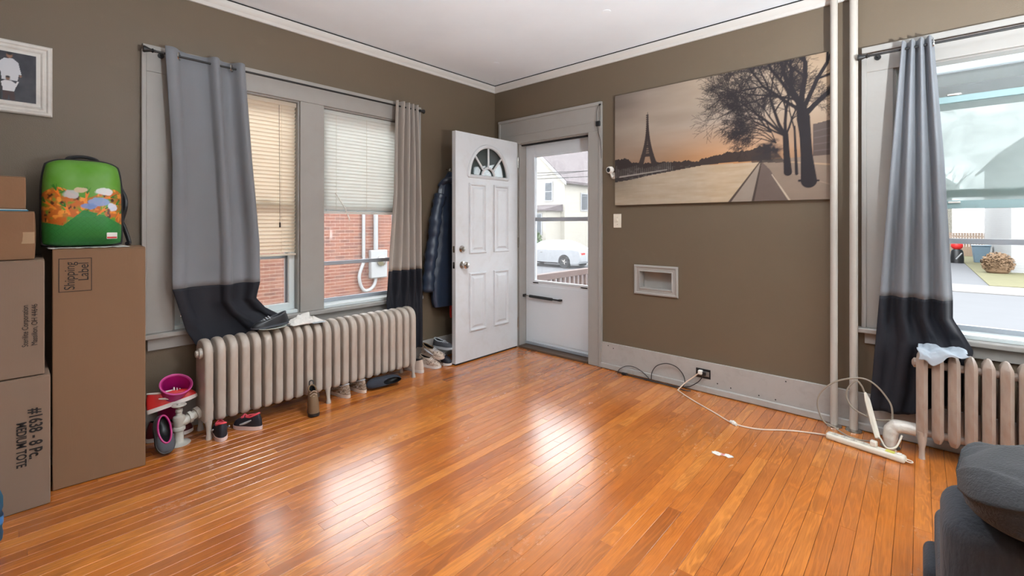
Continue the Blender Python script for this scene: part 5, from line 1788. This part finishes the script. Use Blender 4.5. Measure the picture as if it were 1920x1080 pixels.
for x in (-0.35, 4.33):
    bx('post', soff, (x, x + 0.11, 2.55, 2.66, -0.1, 2.36), pr, bevel=0.005)
rl = thing('porch_railing', 'brown wooden porch railing beyond the storm door', 'railing', (-0.03, 0.3, -0.1))
rw = mat('brown_railing_paint', srgb(94, 65, 53), 0.6, var=0.1)
bx('top_rail', rw, (-0.045, 0.045, 0.0, 2.25, 0.66, 0.735), rl, bevel=0.006)
bx('bottom_rail', rw, (-0.03, 0.03, 0.0, 2.25, 0.08, 0.14), rl, bevel=0.004)
bm_ = MB().box(-0.018, 0.018, 0, 0.036, 0.14, 0.66).mesh('baluster', rw, smooth=False)
for k in range(22):
    o = bpy.data.objects.new('baluster', bm_)
    COL.objects.link(o)
    o.parent = rl
    o.location = (0, 0.06 + k * 0.1, 0)

# ---- neighbouring brick building beside the pair of windows
bk_ = thing('brick_building', 'red brick neighbouring building outside the pair of windows', 'building', (-5.6, 0, GZ))
mort = mat('pale_mortar', srgb(172, 154, 142), 0.9)
bx('mortar_wall', mort, (-6, -0.005, -9, 4.0, 0, 4.4), bk_, bevel=0)
bx('roof_slab', soff, (-6.2, 0.25, -9.2, 4.2, 4.4, 4.6), bk_, bevel=0)
N = NT('red_brick')
oi = N.n('ShaderNodeObjectInfo')
N.l(N.ramp(oi.outputs['Random'], [(0.0, srgb(102, 55, 38)), (0.4, srgb(117, 67, 47)), (0.75, srgb(124, 75, 53)), (1.0, srgb(90, 52, 40))]), N.b.inputs['Base Color'])
N.b.inputs['Roughness'].default_value = 0.85
N.bump(N.noise(N.obj(), 60, 3), 0.4, 0.005)
brick_me = MB().box(-0.012, 0, 0, 0.200, 0, 0.057).mesh('brick', N.m, smooth=False)
restb = MB()
nb = 0
zr = 0.0
row = 0
while zr < 4.3:
    y = -9 + (0.105 if row % 2 else 0)
    while y < 3.75:
        z = zr + GZ
        near = (0.72 < y < 2.45 and -0.50 < z < 1.50) or (-0.50 < y < 0.20 and -0.32 < z < 0.68)
        if near and nb < 320:
            o = bpy.data.objects.new('brick', brick_me)
            COL.objects.link(o)
            o.parent = bk_
            o.location = (0, y, zr)
            nb += 1
        else:
            restb.box(-0.012, 0, y, y + 0.2, zr, zr + 0.057)
        y += 0.21
    zr += 0.067
    row += 1
ob = restb.build('brick_field', N.m, bk_, smooth=False)
ob['kind'] = 'stuff'
um = thing('meter_box', 'white utility box with conduits on the brick building', 'utility box', (-5.6, 2.03, 0.0))
bx('housing', M['outwhite'], (0.001, 0.13, -0.20, 0.20, 0.05, 0.66), um, bevel=0.02)
MB().tube([(0.07, -0.06, 0.66), (0.07, -0.06, 2.9)], 0.05, 12).build('conduit', M['outwhite'], um)
MB().tube([(0.05, -0.34, 0.4), (0.05, -0.34, 2.9)], 0.035, 10).build('conduit', M['outwhite'], um)
MB().tube(spline([(0.06, -0.34, 0.42), (0.06, -0.45, 0.1), (0.06, -0.36, -0.17), (0.06, -0.22, -0.2), (0.06, -0.09, -0.10), (0.06, -0.05, 0.06)], 8), 0.035, 10).build('conduit_loop', M['outwhite'], um)
MB().lathe([(0.11, 0), (0.11, 0.05), (0.06, 0.09), (0.005, 0.1)], 16, Matrix.Translation((0.13, 0.03, 0.42)) @ Matrix.Rotation(R(90), 4, 'Y')).build('meter', M['chrome'], um)


# ---- houses across the street
def house(label, wall_m, roof_m, loc, w, dp, eave, ridge, wins, porch=None, name='house'):
    """local: street face at y=0, x from -w to 0, gable to the street"""
    h = thing(name, label, 'house', loc)
    MB().rings([[(-w, 0, 0), (0, 0, 0), (0, 0, eave), (-w / 2, 0, ridge), (-w, 0, eave)], [(-w, dp, 0), (0, dp, 0), (0, dp, eave), (-w / 2, dp, ridge), (-w, dp, eave)]]).build('walls', wall_m, h, smooth=False)
    th = 0.18
    sl = (ridge - eave) / (w / 2)
    ov = 0.4
    for s in (-1, 1):
        xm = -w / 2
        xe = xm + s * (w / 2 + ov)
        ze = eave - sl * ov
        MB().rings([[(xm, -0.35, ridge + 0.02), (xe, -0.35, ze + 0.02), (xe, -0.35, ze + 0.02 + th), (xm, -0.35, ridge + 0.02 + th)], [(xm, dp + 0.35, ridge + 0.02), (xe, dp + 0.35, ze + 0.02), (xe, dp + 0.35, ze + 0.02 + th), (xm, dp + 0.35, ridge + 0.02 + th)]]).build('roof', roof_m, h, smooth=False)
        MB().rings([[(xm, -0.38, ridge - 0.12), (xe, -0.38, ze - 0.12), (xe, -0.38, ze + 0.14), (xm, -0.38, ridge + 0.14)], [(xm, -0.34, ridge - 0.12), (xe, -0.34, ze - 0.12), (xe, -0.34, ze + 0.14), (xm, -0.34, ridge + 0.14)]]).build('rake_board', M['outwhite'], h, smooth=False)
    pane_m = mat('dim_pane_' + name, srgb(52, 58, 64), 0.3)
    for (face, a0, a1, z0, z1) in wins:
        if face == 'f':
            f = bx('window', M['outwhite'], (a0 - 0.1, a1 + 0.1, -0.05, 0.01, z0 - 0.1, z1 + 0.1), h, bevel=0)
            bx('pane', pane_m, (a0, a1, -0.06, -0.05, z0, (z0 + z1) / 2 - 0.03), f, bevel=0)
            bx('pane', pane_m, (a0, a1, -0.06, -0.05, (z0 + z1) / 2 + 0.03, z1), f, bevel=0)
        elif face == 'p':
            f = bx('window', M['outwhite'], (a0 - 0.08, a1 + 0.08, -porch[2] - 0.05, -porch[2] + 0.01, z0 - 0.08, z1 + 0.08), h, bevel=0)
            bx('pane', pane_m, (a0, a1, -porch[2] - 0.06, -porch[2] - 0.05, z0, z1), f, bevel=0)
        else:
            f = bx('window', M['outwhite'], (-0.01, 0.05, a0 - 0.1, a1 + 0.1, z0 - 0.1, z1 + 0.1), h, bevel=0)
            bx('pane', pane_m, (0.05, 0.06, a0, a1, z0, z1), f, bevel=0)
    if porch:
        x0, x1, d_, zt = porch
        bx('porch', wall_m, (x0, x1, -d_, 0, 0, zt), h, bevel=0)
        MB().rings([[(x0 - 0.2, -d_ - 0.35, zt), (x1 + 0.2, -d_ - 0.35, zt), (x1 + 0.2, 0, zt), (x0 - 0.2, 0, zt)], [(x0 - 0.2, -d_ - 0.35, zt + 0.12), (x1 + 0.2, -d_ - 0.35, zt + 0.12), (x1 + 0.2, 0, zt + 0.5), (x0 - 0.2, 0, zt + 0.5)]]).build('porch_roof', roof_m, h, smooth=False)
    return h


S_cream = siding('cream_siding', srgb(154, 150, 140))
S_white = siding('white_siding', srgb(152, 153, 153))
S_pale = siding('pale_yellow_siding', srgb(121, 118, 106))
RF = mat('brown_grey_shingles', srgb(84, 77, 78), 0.9, var=0.10, scale=2)
house('cream sided house across the street behind the white car', S_cream, RF, (-16.1, 24.0, GZ), 8.0, 11, 5.6, 9.3,
      [('f', -1.75, -1.15, 4.1, 5.4), ('f', -5.0, -4.2, 4.0, 5.4), ('p', -1.3, -0.75, 1.6, 3.0), ('p', -2.35, -1.5, 1.6, 3.0), ('p', -3.3, -2.6, 1.6, 3.0), ('p', -4.4, -3.6, 1.6, 3.0), ('s', 2.2, 3.0, 3.4, 4.6), ('s', 6.2, 7.0, 4.0, 5.2)], porch=(-7.5, -0.35, 1.8, 3.25))
house('white sided house right of the driveway across the street', S_white, RF, (15.2, 27.9, GZ), 8.7, 12, 5.8, 9.5, [('f', -7.4, -6.5, 1.4, 3.0), ('f', -4.4, -3.4, 1.4, 3.0), ('f', -7.0, -6.2, 4.2, 5.4)])
house('pale yellow house at the far end of the driveway', S_pale, RF, (5.2, 46, GZ), 7.5, 9, 5.4, 8.6, [('f', -1.6, -0.8, 1.4, 2.9), ('f', -3.6, -2.7, 1.4, 2.9), ('f', -1.7, -0.8, 3.9, 5.2), ('f', -3.9, -3.0, 3.9, 5.2)])
house('pale green house left of the driveway across the street', siding('pale_green_siding', srgb(114, 118, 114)), RF, (0.9, 28, GZ), 8, 11, 5.6, 9.2, [('f', -2.2, -1.3, 1.3, 2.9), ('f', -5, -4.1, 1.3, 2.9), ('s', 2, 3, 1.4, 2.9), ('s', 5.5, 6.5, 1.4, 2.9)])


# ---- cars
def car(label, body_m, loc, rz, group):
    t = thing('car', label, 'car', loc, (0, 0, rz), group)
    L, W = 4.75, 1.80
    wr = 0.33
    ax = (0.95, 3.72)

    def side():
        top = [(0.02, 0.45), (0.04, 0.62), (0.30, 0.74), (1.20, 0.88), (1.35, 0.92), (3.75, 0.98), (4.30, 0.99), (4.66, 0.93), (4.74, 0.70), (4.72, 0.40), (4.62, 0.26)]
        bot = []
        for c in reversed(ax):
            bot.append((c + wr + 0.06, 0.22))
            for k in range(0, 9):
                a = PI * k / 8
                bot.append((c + (wr + 0.06) * math.cos(a), 0.32 + (wr + 0.05) * math.sin(a)))
            bot.append((c - wr - 0.06, 0.22))
        return top + bot + [(0.12, 0.24)]
    P = side()
    m = MB().rings([[(x, y, z) for x, z in [(2.375 + (p[0] - 2.375) * s, p[1]) for p in P]] for (y, s) in ((-W / 2 + 0.02, 0.985), (-W / 2 + 0.07, 1.0), (W / 2 - 0.07, 1.0), (W / 2 - 0.02, 0.985))])
    m.build('body', body_m, t, bevel=0.02, angle=30)
    cab = [(1.22, 0.90), (1.95, 1.36), (2.35, 1.43), (3.0, 1.43), (3.45, 1.34), (4.25, 0.98)]
    MB().rings([[(x, s * (W / 2 - 0.09 - max(0, z - 0.9) * 0.42), z) for x, z in cab] for s in (-1, -0.5, 0.5, 1)]).build('cabin', body_m, t, bevel=0.02, angle=30)
    gl = mat('car_glass', srgb(150, 160, 172), 0.08)
    for s in (-1, 1):
        for poly in ([(1.42, 0.95), (1.98, 1.31), (2.42, 1.36), (2.42, 0.96)], [(2.50, 0.96), (2.50, 1.365), (3.0, 1.365), (3.38, 1.29), (3.75, 1.0)]):
            MB().prism([(x, s * (W / 2 - 0.085 - max(0, z - 0.9) * 0.42), z) for x, z in poly], (0, s * 0.012, 0)).build('side_window', gl, t, smooth=False)
        bx('sill_trim', M['black'], (1.35, 3.32, s * (W / 2 - 0.03) - 0.01, s * (W / 2 - 0.03) + 0.01, 0.22, 0.28), t, bevel=0)
        for c in ax:
            mm = Matrix.Translation((c, s * (W / 2 - 0.10), wr)) @ Matrix.Rotation(R(-90 * s), 4, 'X')
            w = MB().lathe([(0.20, -0.1), (0.31, -0.1), (wr, -0.06), (wr, 0.06), (0.31, 0.1), (0.235, 0.1)], 28, mm).build('tyre', M['black'], t)
            MB().lathe([(0.235, 0.06), (0.235, 0.085), (0.215, 0.075), (0.205, 0.03)], 24, mm).build('rim', M['chrome'], w)
            for q in range(5):
                a = 2 * PI * q / 5
                MB().tube([mm @ Vector((0.03 * math.cos(a), 0.03 * math.sin(a), 0.08)), mm @ Vector((0.21 * math.cos(a), 0.21 * math.sin(a), 0.07))], 0.03, 6).build('spoke', M['chrome'], w)
        bx('tail_light', M['red'], (4.62, 4.73, s * 0.62 - 0.18, s * 0.62 + 0.18, 0.70, 0.84), t, bevel=0.02)
        bx('door_handle', M['chrome'], (2.15, 2.32, s * (W / 2) - 0.015, s * (W / 2) + 0.01, 0.80, 0.825), t, bevel=0.005)
    return t


paint = mat('white_car_paint', srgb(134, 136, 139), 0.15, var=0.02)
car('white sedan parked on the far side of the street', paint, (-14.2, 16.9, GZ), 0, 'parked cars on the street')
car('white sedan whose nose shows at the near side of the street', paint, (-10.35, 12.6, GZ), R(180), 'parked cars on the street')


# ---- plants and small street things
def shrub(name, label, m, loc, rx, rz_, n, leaf, seed, group=None):
    t = thing(name, label, 'shrub', loc, group=group)
    r = random.Random(seed)
    g = MB()
    for k in range(n):
        a, b = r.uniform(0, 2 * PI), math.acos(r.uniform(-1, 1))
        q = r.uniform(0.72, 1.0)
        p = Vector((rx * q * math.sin(b) * math.cos(a), rx * q * math.sin(b) * math.sin(a), rz_ * (0.5 + 0.5 * q * math.cos(b))))
        d1 = Vector((r.uniform(-1, 1), r.uniform(-1, 1), r.uniform(-1, 1))).normalized() * leaf
        d2 = d1.orthogonal().normalized() * leaf * 0.5
        g.add([p - d1, p + d2, p + d1, p - d2], [(0, 1, 2, 3)])
    o = g.build('foliage', m, t, smooth=False)
    o['kind'] = 'stuff'
    MB().lathe([(rx * 0.5, 0.0), (rx * 0.72, rz_ * 0.12), (rx * 0.82, rz_ * 0.45), (rx * 0.5, rz_ * 0.82), (0.02, rz_ * 0.93)], 14).build('inner_mass', m, t)
    for k in range(4):
        MB().tube([(0.05 * k - 0.1, 0.03, 0.0), (0.2 * k - 0.3, 0.1 * (k - 1.5), rz_ * 0.6)], 0.02, 5).build('stem', M['shoe_brown'], t)
    return t


gleaf = mat('boxwood_green', srgb(67, 84, 50), 0.7, var=0.3, scale=4)
bleaf = mat('brown_shrub', srgb(99, 77, 55), 0.8, var=0.3, scale=4)
shrub('shrub', 'rounded green shrub before the cream house', gleaf, (-16.8, 21.0, GZ), 0.75, 2.0, 900, 0.12, 2)
shrub('shrub', 'brown winter shrub beside the white house', bleaf, (6.0, 27.2, GZ), 0.55, 1.0, 900, 0.08, 5)


def bare_tree(label, loc, h, seed):
    t = thing('bare_tree', label, 'tree', loc, group='bare winter trees')
    r = random.Random(seed)
    g = MB()

    def br(p, d, ln, w, dep):
        q = p + d * ln * 0.5 + Vector((r.uniform(-1, 1), r.uniform(-1, 1), 0.3)) * ln * 0.05
        e = q + (d + Vector((r.uniform(-.2, .2), r.uniform(-.2, .2), 0.1))).normalized() * ln * 0.5
        g.tube([p, q, e], [w, w * 0.8, w * 0.62], 5, caps=False)
        if dep == 0:
            return
        for k in range(3):
            nd = (d + Vector((r.uniform(-1, 1), r.uniform(-1, 1), r.uniform(-0.1, 0.8))) * 0.75).normalized()
            br(e if k else q, nd, ln * r.uniform(0.6, 0.8), w * 0.6, dep - 1)
    bark = mat('grey_bark', srgb(77, 70, 67), 0.9)
    MB().tube([(0, 0, 0), (0.02, 0, h * 0.15), (0, 0.03, h * 0.32)], [0.16, 0.13, 0.11], 8).build('trunk', bark, t)
    for k in range(4):
        br(Vector((0, 0.03, h * 0.30)), Vector((math.cos(k * 1.6), math.sin(k * 1.6), 1.3)).normalized(), h * 0.26, 0.07, 4)
    o = g.build('branches', bark, t)
    o['kind'] = 'stuff'
    return t


bare_tree('bare tree left of the driveway across the street', (2.6, 25.5, GZ), 6.0, 3)
bare_tree('bare tree behind the white house roof', (19.5, 44.0, GZ), 10.5, 8)

bn = thing('trash_bin', 'grey-blue wheeled bin standing on the driveway', 'bin', (6.0, 35.0, GZ))
bmt = mat('blue_grey_bin', srgb(96, 116, 130), 0.5)
MB().rings([[(-0.28, -0.32, 0.03), (0.28, -0.32, 0.03), (0.28, 0.32, 0.03), (-0.28, 0.32, 0.03)], [(-0.38, -0.4, 1.0), (0.38, -0.4, 1.0), (0.38, 0.4, 1.0), (-0.38, 0.4, 1.0)]]).build('tub', bmt, bn, bevel=0.03)
bx('lid', bmt, (-0.41, 0.41, -0.44, 0.44, 1.0, 1.07), bn, bevel=0.03)
for x in (-0.25, 0.25):
    MB().lathe([(0.1, -0.03), (0.1, 0.03)], 14, Matrix.Translation((x, 0.33, 0.1)) @ Matrix.Rotation(R(90), 4, 'Y')).build('wheel', M['black'], bn)
rb = thing('driveway_figure', 'black upright stand topped with a red ball on the driveway', 'stand', (4.95, 34.0, GZ))
MB().lathe([(0.30, 0.02), (0.30, 0.3), (0.27, 0.7), (0.2, 0.82)], 16).build('body', M['black'], rb)
MB().tube([(-0.05, -0.30, 0.25), (0.2, -0.24, 0.62)], 0.04, 6).build('white_band', M['outwhite'], rb)
MB().lathe([(0.02, 0.78)] + [(0.27 * math.sin(PI * k / 10), 1.05 - 0.27 * math.cos(PI * k / 10)) for k in range(1, 10)] + [(0.02, 1.32)], 18).build('ball', M['red'], rb)
fn = thing('wooden_fence', 'brown board fence at the end of the driveway', 'fence', (4.2, 41.5, GZ))
fw = mat('brown_fence_boards', srgb(150, 128, 110), 0.85, var=0.15)
fme = MB().box(0, 0.135, 0, 0.02, 0.05, 1.7).mesh('board', fw, smooth=False)
for k in range(26):
    o = bpy.data.objects.new('board', fme)
    COL.objects.link(o)
    o.parent = fn
    o.location = (k * 0.14, 0, 0)
for z in (0.4, 1.4):
    bx('rail', fw, (0, 3.64, 0.02, 0.06, z, z + 0.09), fn, bevel=0)
# overhead wires to the cream house
ow = thing('overhead_wires', 'dark overhead wires crossing in front of the cream house', 'wires', (-16.0, 20.0, 0))
for (a, b_, c_) in (((-9, 0, 6.3), (-1, 0.6, 4.5), (14, 2, 5.2)), ((-9, -1.5, 5.5), (0, -1, 4.5), (14, 0.5, 4.2)), ((-9, -1.5, 4.6), (0, -1, 4.1), (14, 0.5, 3.9))):
    MB().tube(spline([a, b_, c_], 10), 0.022, 5).build('wire', M['black_cord'], ow)
